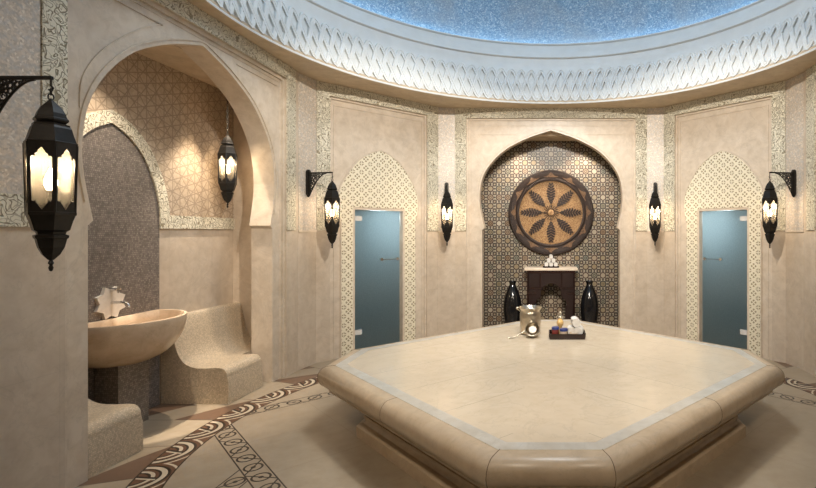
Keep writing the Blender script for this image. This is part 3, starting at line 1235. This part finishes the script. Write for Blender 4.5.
def lamp_in(root, z, e):
    l = bpy.data.lights.new('lantern_flame', 'POINT')
    l.energy = e
    l.color = (1.0, 0.79, 0.55)
    l.shadow_soft_size = 0.02
    o = bpy.data.objects.new('lantern_flame', l)
    COL.objects.link(o)
    o.location = (0, 0, z)
    o.parent = root


ZTIP, ZBAR = 1.512, 2.475
lan0 = make_lantern(ZBAR - ZTIP - 0.070 - 0.848 + .006)
br0 = make_bracket()
spots = [
    # x, y, bracket direction, rotation of the cage, labels
    (-2.464, 2.39, 0.0, math.radians(-36), 'large black lantern nearest the camera on the left wall', 'bracket holding the nearest lantern at the far left'),
    (-2.752, 6.10, math.atan2(-.06, .336) + .0, math.radians(-66), 'black lantern between the alcove arch and the left glass door', 'black scroll bracket between the alcove arch and left door'),
    (-1.580, 7.372, math.atan2(-.97, .23), math.radians(-78), 'black lantern between the left glass door and the tiled niche', 'bracket between the left glass door and the tiled niche'),
    (1.580, 7.372, math.atan2(-.97, -.23), math.radians(-102), 'black lantern between the tiled niche and the right glass door', 'bracket between the tiled niche and the right glass door'),
    (2.752, 6.10, math.atan2(-.06, -.336), math.radians(-114), 'black lantern right of the right glass door', 'black scroll bracket right of the right glass door'),
]
for i, (x, y, a, rz, lab, blab) in enumerate(spots):
    lo = lan0 if i == 0 else copy_tree(lan0)
    b = br0 if i == 0 else copy_tree(br0)
    lo.location = (x, y, ZTIP)
    lo.rotation_euler = (0, 0, rz)
    tag(lo, lab, 'lantern', 'black iron hexagonal lanterns')
    b.location = (x - .345 * math.cos(a), y - .345 * math.sin(a), ZBAR)
    b.rotation_euler = (0, 0, a)
    tag(b, blab, 'bracket', 'black scroll brackets holding the lanterns')
    if i == 0:
        b.location.x = x - .345
lanA = make_lantern(0.60)
lanA.scale = (0.95, 0.95, 0.95)
lanA.location = (-3.587, 5.38, 1.983)
lanA.rotation_euler = (0, 0, math.radians(-66))
tag(lanA, 'black lantern hanging on a chain inside the arched alcove', 'lantern', 'black iron hexagonal lanterns')
bm = bmesh.new()
lathe_into(bm, [(0.0, 3.372), (0.012, 3.374), (0.030, 3.385), (0.034, 3.399), (0.0, 3.3995)], 16, Matrix.Translation((-3.587, 5.38, 0)))
ho = link('ceiling_hook', bm, M['iron'], None, 50)
tag(ho, 'small black ceiling rose above the lantern in the alcove', 'hook')
for o in [q for q in COL.objects if q.name.split('.')[0] == 'hanging_lantern']:
    lamp_in(o, 0.530, 10.0)


# ------------------------------------------------------------------ alcove furniture
def sbench(name, y0, y1, jamb, label):
    """mosaic bench with an S shaped seat and back; it narrows where it passes behind the arch jamb"""
    xb, xf = -3.888, -3.225
    top = catmull([(xb, 0.86), (xb + .05, 0.865), (xb + .085, 0.83), (xb + .12, 0.70), (xb + .16, 0.53), (xb + .22, 0.42), (xb + .32, 0.365), (xb + .45, 0.355), (xf - .09, 0.36), (xf - .035, 0.345), (xf - .006, 0.305), (xf, 0.26)], 4)
    prof = [(xb, 0.0)] + top + [(xf + .012, 0.22), (xf + .012, 0.0)]
    s = [0.0]
    for a, b in zip(prof, prof[1:]):
        s.append(s[-1] + math.hypot(a[0] - b[0], a[1] - b[1]))
    n = len(prof)
    clip = [(min(x, -3.430), z) for x, z in prof]
    ys = [(y0, prof), (jamb, prof), (jamb, clip), (y1, clip)] if jamb - y0 > y1 - jamb else [(y0, clip), (jamb, clip), (jamb, prof), (y1, prof)]
    bm = bmesh.new()
    uvl = bm.loops.layers.uv.verify()
    rows = [[bm.verts.new((x, y, z)) for x, z in pf] for y, pf in ys]
    for (ra, (ya, pa)), (rb, (yb, pb)) in zip(zip(rows, ys), list(zip(rows, ys))[1:]):
        for k in range(n):
            j = (k + 1) % n
            f = bm.faces.new([ra[k], rb[k], rb[j], ra[j]])
            if ya == yb:
                uvs = [pa[k], pb[k], pb[j], pa[j]]
            else:
                uvs = [(ya, s[k]), (yb, s[k]), (yb, s[j]), (ya, s[j])]
            for l, q in zip(f.loops, uvs):
                l[uvl].uv = q
    for row, (yy, pf) in ((rows[0], ys[0]), (rows[-1], ys[-1])):
        for t in tessellate_polygon([[Vector((p[0], p[1], 0)) for p in prof]]):
            f = bm.faces.new([row[i] for i in t])
            for l, i in zip(f.loops, t):
                l[uvl].uv = pf[i]
    bmesh.ops.remove_doubles(bm, verts=bm.verts[:], dist=1e-5)
    o = link(name, bm, M['benchmos'], None, 40)
    return tag(o, label, 'bench', 'mosaic benches in the alcove')


sbench('mosaic_bench', 4.83, 5.945, 5.40, 'cream mosaic bench right of the stone basin, under the alcove lantern')
sbench('mosaic_bench', 2.875, 3.82, 3.342, 'cream mosaic bench left of the stone basin, cut by the near arch jamb')

# basin
bas = empty('wash_basin', (-3.72, 4.28, 0), 'oval cream stone basin on a dark mosaic pedestal in the alcove', 'basin')
bcx, bcy, ba, bb, bz, bd = -3.835, 4.31, 0.505, 0.47, 0.95, 0.41
bm = bmesh.new()
def brow(s, z, seg=48, lim=-3.894):
    pts = []
    for k in range(seg):
        t = 2 * PI * k / seg
        x = bcx + bb * s * math.cos(t)
        y = bcy + ba * s * math.sin(t)
        pts.append(bm.verts.new((max(x, lim) + 3.72, y - 4.28, z)))
    return pts
rows = []
for k in range(0, 13):
    a = PI / 2 * k / 12
    rows.append(brow(max(.16, math.sin(a) ** 0.74), bz - bd * math.cos(a) ** 1.0))
rows[-1] = brow(1.0, bz - .008)
rows += [brow(0.995, bz), brow(0.955, bz, 48, -3.868), brow(0.945, bz - .008, 48, -3.862)]
for k in range(11, -1, -1):
    a = PI / 2 * k / 12
    rows.append(brow(0.945 * max(.05, math.sin(a)), bz - .03 - (bd - .12) * math.cos(a), 48, -3.855))
for a, b in zip(rows, rows[1:]):
    for k in range(48):
        j = (k + 1) % 48
        bm.faces.new([a[k], a[j], b[j], b[k]])
bm.faces.new(rows[0][::-1]); bm.faces.new(rows[-1])
link('bowl', bm, M['basin'], bas, 50)
bm = bmesh.new()
fp = Frame((-3.894 + 3.72, 0), (1, 0), (0, -1))
for fr_, o_, a_, b_ in ((Frame((-3.68 + 3.72, 0), (0, 1), (1, 0)), rect(-.155, .155, 0, 0.62), -0.20, 0.0),):
    plate_into(bm, fr_, o_, (), a_, b_)
ped = link('pedestal', bm, M['darkmos'], bas)
bm = bmesh.new()
lathe_into(bm, [(0.0, 0.672), (0.022, 0.673), (0.024, 0.676), (0.0, 0.678)], 16, Matrix.Translation((bcx + 3.72 + .05, 0, 0)))
link('drain', bm, M['chrome'], bas, 40)

# tap: eight pointed star plate with lever and spout
tap = empty('wall_tap', (-3.896, 4.27, 1.09), 'star shaped wall tap plate with chrome spout above the basin', 'tap')
ft = Frame((0, 0), (0, 1), (1, 0))
st = []
for k in range(16):
    r = 0.150 if k % 2 == 0 else 0.112
    st.append((r * math.cos(PI * k / 8 + PI / 8), r * math.sin(PI * k / 8 + PI / 8)))
bm = bmesh.new()
plate_into(bm, ft, st, (), 0.0, 0.028)
tag(link('star_plate', bm, M['white'], tap), 'pale stone star plate')
bm = bmesh.new()
tube_into(bm, [(0.02, 0, 0.0), (0.10, 0, 0.005), (0.155, 0, 0.0), (0.175, 0, -.02), (0.178, 0, -.045)], 0.013, 10)
link('spout', bm, M['chrome'], tap, 50)
for y in (0.0,):
    bm = bmesh.new()
    tube_into(bm, [(0.02, y, .115), (0.085, y, .118)], 0.016, 10)
    tube_into(bm, [(0.085, y - .03, .118), (0.085, y + .03, .118)], 0.006, 8)
    tube_into(bm, [(0.085, y, .088), (0.085, y, .148)], 0.006, 8)
    link('knob', bm, M['chrome'], tap, 50)

# ------------------------------------------------------------------ niche: medallion, console, vases
med = empty('wall_medallion', (0, YN_ - .002, 2.06), 'large round carved wooden medallion with gilded centre on the tiled niche wall', 'medallion')
RX = Matrix.Rotation(PI / 2, 4, 'X')        # local z -> -y
bm = bmesh.new()
lathe_into(bm, [(0.735, 0.0), (0.735, 0.05), (0.725, 0.07), (0.70, 0.078), (0.66, 0.072), (0.615, 0.062), (0.60, 0.058), (0.590, 0.066), (0.575, 0.075), (0.553, 0.070), (0.545, 0.045), (0.545, 0.0)], 72, RX, cap=False)
link('outer_rim', bm, M['wood'], med, 35)
bm = bmesh.new()
lathe_into(bm, [(0.0, 0.034), (0.546, 0.034), (0.546, 0.0), (0.0, 0.0)], 72, RX, cap=False)
tag(link('centre_disc', bm, M['gold'], med, 35), 'gilded carved disc')
fm = Frame((0, 0), (1, 0), (0, -1))
def leaf_shape(L, w):
    return catmull([(0.0, 0.0), (w * .55, L * .18), (w, L * .48), (w * .62, L * .78), (0.0, L)], 4)
for k in range(8):
    t = 2 * PI * k / 8
    half = leaf_shape(0.385, 0.066)
    out = half + [(-x, y) for x, y in reversed(half[1:-1])]
    class FL:
        def __call__(self, u, z, n=0.0, t=t):
            z += 0.10
            return Vector((u * math.cos(t) + z * math.sin(t), -n, -u * math.sin(t) + z * math.cos(t)))
    bm = bmesh.new()
    F_ = FL()
    # mid rib and barbs make the feather read
    for s in (-1, 1):
        for j in range(8):
            z0 = 0.05 + j * 0.044
            wv = 0.078 * math.sin(min(1, (j + 1.2) / 4.2) * PI / 2) * (1 - max(0, j - 4) * 0.17)
            plate_into(bm, F_, [(s * .004, z0), (s * wv, z0 + .035), (s * wv * .9, z0 + .062), (s * .35 * wv, z0 + .052), (s * .004, z0 + .028)], (), 0.033, 0.048)
    plate_into(bm, F_, [(-.006, 0), (.006, 0), (.003, .425), (-.003, .425)], (), 0.033, 0.052)
    link('carved_leaf', bm, M['wood'], med)
for k in range(12):
    t = 2 * PI * k / 12
    class FT:
        def __call__(self, u, z, n=0.0, t=t):
            z += 0.605
            return Vector((u * math.cos(t) + z * math.sin(t), -n, -u * math.sin(t) + z * math.cos(t)))
    bm = bmesh.new()
    pts = catmull([(-.13, .012), (-.06, .030), (0, .085), (.06, .030), (.13, .012)], 4)
    plate_into(bm, FT(), pts + [(0.1, 0.005), (0, 0.0), (-.1, 0.005)], (), 0.055, 0.078)
    tag(link('rim_inset', bm, M['bronze'], med), 'bronzed scallop set in the rim')
bm = bmesh.new()
lathe_into(bm, [(0.0, 0.062), (0.03, 0.060), (0.046, 0.052), (0.05, 0.034), (0.0, 0.034)], 24, RX, cap=False)
tag(link('boss', bm, M['gold'], med, 40), 'gilded round boss')
bm = bmesh.new()
for k in range(20):
    t = 2 * PI * k / 20
    tube_into(bm, [(0.055 * math.sin(t), -.036, 0.055 * math.cos(t)), (0.13 * math.sin(t + .16), -.040, 0.13 * math.cos(t + .16))], 0.007, 5)
link('inner_rosette', bm, M['wood'], med)

con = empty('console_table', (0, 8.14, 0), 'dark red carved console with arched opening and pale stone top in the niche', 'console')
fc = Frame((0, -.16), (1, 0), (0, -1))
ZC = 1.09
bm = bmesh.new()
arch = catmull([(-.235, 0.0), (-.235, .46), (-.255, .52), (-.245, .60), (-.19, .63), (-.165, .68), (-.16, .76), (-.11, .83), (-.03, .875), (0, .885)], 3)
arch = arch + [(-x, z) for x, z in reversed(arch[:-1])]
plate_into(bm, fc, notch(-.395, .395, 0.0, ZC, arch), (), -0.03, 0.0)
link('front_panel', bm, M['redwood'], con)
bm = bmesh.new()
for s in (-1, 1):
    plate_into(bm, fc, rect(min(s * .25, s * .385), max(s * .25, s * .385), .70, .72), (), 0.0, 0.008)
    plate_into(bm, fc, rect(min(s * .17, s * .385), max(s * .17, s * .385), .79, .81), (), 0.0, 0.008)
    plate_into(bm, fc, rect(min(s * .375, s * .395), max(s * .375, s * .395), 0, ZC), (), 0.0, 0.010)
    plate_into(bm, fc, rect(min(s * .165, s * .185), max(s * .165, s * .185), .81, 1.06), (), 0.0, 0.008)
plate_into(bm, fc, rect(-.395, .395, 1.05, ZC), (), 0.0, 0.012)
link('rails', bm, M['tray'], con)
for s in (-1, 1):
    fs = Frame((.395 * s, -.16), (0, 1), (s, 0))
    bm = bmesh.new()
    plate_into(bm, fs, rect(0, .36, 0, ZC), (), -0.03, 0.0)
    link('side_panel', bm, M['redwood'], con)
bm = bmesh.new()
box_into(bm, (0, 0.02, ZC + .02), (0.88, 0.42, 0.04), None, 0.008)
tag(link('stone_top', bm, M['panel'], con), 'pale stone slab')


def spiral_roll(bm, c, r, L, ax, turns=3.2, seg=18, th=None):
    """rolled towel: a spiral sheet extruded along its axis"""
    ax = Vector(ax).normalized()
    ex = ax.cross(Vector((0, 0, 1))).normalized()
    ez = ex.cross(ax).normalized()
    c = Vector(c)
    n = int(turns * seg)
    th = th or r / turns * 0.86
    inn, out = [], []
    for i in range(n + 1):
        t = i / n
        a = 2 * PI * turns * t + 1.2
        ro = r * (0.16 + 0.84 * t)
        ri = max(0.0, ro - th)
        out.append((ro * math.cos(a), ro * math.sin(a)))
        inn.append((ri * math.cos(a), ri * math.sin(a)))
    prevrows = None
    rings = []
    for d, k in ((-.5, .97), (-.46, 1.0), (.46, 1.0), (.5, .97)):
        rings.append(([bm.verts.new(c + ax * (d * L) + ex * (p[0] * k) + ez * (p[1] * k)) for p in out],
                      [bm.verts.new(c + ax * (d * L) + ex * (p[0] * k) + ez * (p[1] * k)) for p in inn]))
    for (o1_, i1_), (o2_, i2_) in zip(rings, rings[1:]):
        for k in range(n):
            bm.faces.new([o1_[k], o1_[k + 1], o2_[k + 1], o2_[k]])
            bm.faces.new([i1_[k], i2_[k], i2_[k + 1], i1_[k + 1]])
        bm.faces.new([o1_[0], o2_[0], i2_[0], i1_[0]])
        bm.faces.new([o1_[n], i1_[n], i2_[n], o2_[n]])
    for o1_, i1_ in (rings[0], rings[-1]):
        for k in range(n):
            bm.faces.new([o1_[k], i1_[k], i1_[k + 1], o1_[k + 1]])


def towel(loc, r, L, ax, label, group):
    bm = bmesh.new()
    spiral_roll(bm, (0, 0, 0), r, L, ax)
    o = link('rolled_towel', bm, M['towel'], None, 50)
    o.location = loc
    return tag(o, label, 'towel', group)


def tray_mesh(bm, w, d, h, t):
    """shallow tray with sloping sides"""
    def rr(s, z):
        return [bm.verts.new((x * (w / 2 + s), y * (d / 2 + s), z)) for x, y in ((-1, -1), (1, -1), (1, 1), (-1, 1))]
    rows = [rr(-.012, 0), rr(-.004, h * .5), rr(0, h), rr(-t, h), rr(-t - .008, t)]
    for a, b in zip(rows, rows[1:]):
        for k in range(4):
            j = (k + 1) % 4
            bm.faces.new([a[k], a[j], b[j], b[k]])
    bm.faces.new(rows[0][::-1]); bm.faces.new(rows[-1])


ZCT = ZC + .04
bm = bmesh.new()
tray_mesh(bm, 0.28, 0.16, 0.025, 0.008)
o = link('small_tray', bm, M['tray'])
o.location = (0, 8.13, ZCT)
tag(o, 'small dark tray on the console under white towels', 'tray')
for i, (x, z, nm) in enumerate(((-.078, 0, 'left roll of the bottom row on the console tray'), (0.0, 0, 'middle roll of the bottom row on the console tray'), (.078, 0, 'right roll of the bottom row on the console tray'),
                                (-.039, 1, 'left roll of the second row on the console tray'), (.039, 1, 'right roll of the second row on the console tray'), (0.0, 2, 'topmost small white towel roll on the console tray'))):
    towel((x, 8.13, ZCT + .0095 + .039 + z * .067), 0.038, 0.13, (0, 1, 0), ('white towel, ' + nm) if z < 2 else nm, 'small towel rolls on the console')


def make_vase():
    root = empty('floor_vase', (0, 0, 0))
    bm = bmesh.new()
    pr = catmull([(0.0, 0.0), (0.075, 0.002), (0.085, 0.02), (0.115, 0.15), (0.145, 0.34), (0.152, 0.48), (0.135, 0.62), (0.095, 0.74), (0.062, 0.81), (0.050, 0.85)], 4)
    lathe_into(bm, pr + [(0.042, 0.85), (0.05, 0.80), (0.0, 0.78)], 40)
    link('body', bm, M['black'], root, 60)
    bm = bmesh.new()
    lathe_into(bm, catmull([(0.049, 0.845), (0.052, 0.86), (0.062, 0.885), (0.076, 0.905)], 3) + [(0.068, 0.906), (0.055, 0.885), (0.044, 0.86), (0.042, 0.845)], 40, cap=False)
    link('lip', bm, M['black'], root, 60)
    return root


v0 = make_vase()
v0.location = (-.645, 8.14, 0)
tag(v0, 'tall glossy black vase left of the carved console', 'vase', 'black floor vases in the niche')
v1 = copy_tree(v0)
v1.location = (.645, 8.14, 0)
v1['label'] = 'tall glossy black vase right of the carved console'

# ------------------------------------------------------------------ things on the platform
ZT_ = ZS + .0025
pot = empty('metal_jar', (-.239, 5.60, ZT_), 'hammered silver jar with spouted rim on the marble platform', 'jar')
bm = bmesh.new()
pr = catmull([(0.0, 0.0), (0.085, 0.001), (0.105, 0.015), (0.116, 0.06), (0.120, 0.13), (0.120, 0.22), (0.116, 0.25), (0.110, 0.262)], 4)
lathe_into(bm, pr + [(0.104, 0.262), (0.112, 0.22), (0.112, 0.06), (0.0, 0.012)], 44, cap=False)
link('body', bm, M['silver'], pot, 60)
bm = bmesh.new()
lathe_into(bm, catmull([(0.108, 0.258), (0.110, 0.272), (0.126, 0.292), (0.138, 0.308)], 3) + [(0.134, 0.311), (0.120, 0.294), (0.104, 0.272), (0.102, 0.258)], 44, cap=False)
link('flared_rim', bm, M['silver'], pot, 60)
bm = bmesh.new()
tube_into(bm, [(-.125, 0, .300), (-.155, 0, .305), (-.162, 0, .297), (-.140, 0, .280), (-.116, 0, .262)], 0.007, 8)
link('lug', bm, M['silver'], pot, 50)

lad = empty('hammam_ladle', (-.205, 5.395, ZT_), 'round silver ladle bowl with long handle lying in front of the jar', 'ladle')
tilt = Matrix.Rotation(math.radians(62), 4, 'X') @ Matrix.Identity(4)
bm = bmesh.new()
pb = []
for k in range(9):
    a = PI / 2 * k / 8 * 1.25
    pb.append((0.085 * math.sin(a), -0.085 * math.cos(a)))
pi_ = [(r * .93, z * .93) for r, z in reversed(pb)]
pb[0] = (0.0, -.085); pi_[-1] = (0.0, -.079)
mt = Matrix.Translation((0, 0, 0.086)) @ tilt
lathe_into(bm, pb + pi_, 36, mt, cap=False)
link('bowl', bm, M['silver'], lad, 60)
bm = bmesh.new()
lathe_into(bm, [(0.0, 0.012), (0.040, 0.010), (0.044, 0.0), (0.0, -.004)], 28, mt, cap=False)
tag(link('bowl_disc', bm, M['white'], lad, 40), 'pale round disc in the bowl')
bm = bmesh.new()
tube_into(bm, [(-.078, .02, .072), (-.12, -.005, .052), (-.19, -.04, .022), (-.255, -.07, .009), (-.268, -.077, .012)], [0.009, 0.007, 0.006, 0.008, 0.004], 8)
link('handle', bm, M['silver'], lad, 50)

TX, TY = 0.178, 5.405
bm = bmesh.new()
tray_mesh(bm, 0.405, 0.25, 0.062, 0.010)
o = link('serving_tray', bm, M['tray'])
o.location = (TX, TY, ZT_)
tag(o, 'dark red lacquer tray on the marble platform', 'tray')
ZI = ZT_ + 0.0105


def cosmetic(x, y, w, h, body, label):
    r = empty('cosmetic_jar', (x, y, ZI), label, 'jar', 'blue lidded jars on the tray')
    bm = bmesh.new()
    lathe_into(bm, [(0.0, 0), (w * .92, 0.0), (w, .006), (w, h), (w * .9, h + .004), (0, h + .004)], 28)
    link('body', bm, body, r, 40)
    bm = bmesh.new()
    lathe_into(bm, [(0, h + .003), (w * 1.06, h + .004), (w * 1.08, h + .010), (w * 1.06, h + .026), (w * .96, h + .031), (0, h + .032)], 28)
    tag(link('lid', bm, M['blue'], r, 40), 'dark blue lid')


cosmetic(TX - .130, TY - .045, 0.040, 0.085, M['jarred'], 'red jar with blue lid at the left of the tray')
cosmetic(TX - .038, TY - .060, 0.043, 0.070, M['jarcream'], 'cream jar with blue lid beside the red jar on the tray')
bot = empty('oil_bottle', (TX - .075, TY + .065, ZI), 'ornate glass oil bottle with tall stopper at the back of the tray', 'bottle')
bm = bmesh.new()
lathe_into(bm, catmull([(0.0, 0.0), (0.022, 0.0), (0.026, 0.02), (0.015, 0.06), (0.020, 0.09), (0.036, 0.125), (0.038, 0.15), (0.024, 0.18), (0.016, 0.19)], 3) + [(0.0, .191)], 24)
tag(link('body', bm, M['amber'], bot, 50), 'amber body')
bm = bmesh.new()
lathe_into(bm, catmull([(0.014, 0.188), (0.026, 0.20), (0.020, 0.212), (0.011, 0.222), (0.014, 0.24), (0.018, 0.252), (0.010, 0.266), (0.0, 0.272)], 3), 20)
for s in (-1, 1):
    tube_into(bm, ring_pts((s * .030, 0, .203), .014, n=12), 0.004, 6, True)
tag(link('stopper', bm, M['silver'], bot, 50), 'silver stopper with two loops')
bm = bmesh.new()
lathe_into(bm, catmull([(0.0, 0.0), (0.024, 0.0), (0.030, 0.012), (0.044, 0.04), (0.046, 0.055)], 3) + [(0.042, .055), (0.038, .035), (0.0, .012)], 28, cap=False)
o = link('small_bowl', bm, M['jarcream'], None, 50)
o.location = (TX + .068, TY - .066, ZI)
tag(o, 'small cream bowl in front of the rolled towels', 'bowl')
g = 'white rolled towels on the platform tray'
towel((TX + .052, TY + .045, ZI + .0565), 0.056, 0.15, (0, 1, 0), 'white rolled towel behind the small cream bowl', g)
towel((TX + .134, TY + .020, ZI + .0565), 0.048 + .008, 0.17, (0.15, 1, 0), 'white rolled towel at the right end of the platform tray', g)
towel((TX + .093, TY + .030, ZI + .0565 + .100), 0.056, 0.16, (-.1, 1, 0), 'topmost white rolled towel on the platform tray', g)


# ------------------------------------------------------------------ light
def area(name, loc, tgt, size, e, c, spread=None, shape='DISK'):
    l = bpy.data.lights.new(name, 'AREA')
    l.energy = e
    l.color = c
    l.size = size
    l.shape = shape
    if spread:
        l.spread = math.radians(spread)
    o = bpy.data.objects.new(name, l)
    COL.objects.link(o)
    o.location = loc
    o.rotation_euler = (Vector(tgt) - Vector(loc)).to_track_quat('-Z', 'Y').to_euler()
    return o


def spot(name, loc, tgt, e, c, ang, blend=0.6, r=0.04):
    l = bpy.data.lights.new(name, 'SPOT')
    l.energy = e
    l.color = c
    l.spot_size = math.radians(ang)
    l.spot_blend = blend
    l.shadow_soft_size = r
    o = bpy.data.objects.new(name, l)
    COL.objects.link(o)
    o.location = loc
    o.rotation_euler = (Vector(tgt) - Vector(loc)).to_track_quat('-Z', 'Y').to_euler()
    return o


WARM = (1.0, 0.84, 0.66)
# unseen fill lights added high in the dome
area('dome_cool_fill', (0, CY, 6.6), (0, CY, 0), 2.0, 115, (0.84, 0.93, 1.0))  # added cool fill for the cornice and upper room
spot('platform_fill_spot', (0, CY, 6.7), (0, CY + .05, 0), 560, (1.0, 0.90, 0.77), 39, 0.5, 0.25)  # added warm fill, cone held to the platform
# fill spots added behind the view for general warm light
for x in (-1.6, 1.6):
    spot('front_fill_spot', (x, 0.9, 3.66), (x * .5, 5.2, 0.9), 160, WARM, 95, 0.8, 0.10)
# spotlights standing on the cornice ledge opposite the niche
for x, tx, e in ((-0.8, 2.4, 1150), (0.0, 0.0, 800), (0.8, -2.4, 1150)):
    spot('ledge_spotlight', (x, CY - math.sqrt(3.33 ** 2 - x * x), 4.80), (tx, 7.5, 0.95), e, (1.0, 0.90, 0.77), 50, 0.45, 0.05)
# lamps in the alcove and niche ceilings
spot('alcove_downlight', (-3.52, 4.36, 3.38), (-3.52, 4.36, 0), 420, WARM, 18, 0.2, 0.02)
spot('alcove_wash', (-3.50, 4.0, 3.38), (-3.80, 4.3, 1.0), 90, WARM, 75, 0.8, 0.04)
spot('alcove_bench_downlight', (-3.55, 5.25, 3.38), (-3.55, 5.10, 0), 180, WARM, 56, 0.5, 0.03)
for x in (-.55, 0.55):
    spot('niche_downlight', (x, 8.08, 3.285), (x * .7, 8.38, 1.4), 60, WARM, 100, 0.7, 0.03)

w = bpy.data.worlds.new('World')
SC.world = w
w.use_nodes = True
w.node_tree.nodes['Background'].inputs[0].default_value = (0.5, 0.45, 0.4, 1)
w.node_tree.nodes['Background'].inputs[1].default_value = 0.05

# ------------------------------------------------------------------ camera
cam = bpy.data.cameras.new('camera')
cam.sensor_width = 36.0
cam.lens = F / 816 * 36.0
cam.shift_x = -(AX - 408) / 816
cam.shift_y = (HY - 244) / 816
cam.clip_start = 0.05
co = bpy.data.objects.new('camera', cam)
COL.objects.link(co)
co.location = (0, 0, EYE)
co.rotation_euler = (PI / 2, 0, 0)
SC.camera = co

SC.view_settings.view_transform = 'Standard'
SC.view_settings.look = 'None'
SC.view_settings.exposure = 0.2
SC.view_settings.gamma = 1.0
SC.cycles.caustics_reflective = False
SC.cycles.caustics_refractive = False
SC.cycles.sample_clamp_indirect = 6.0
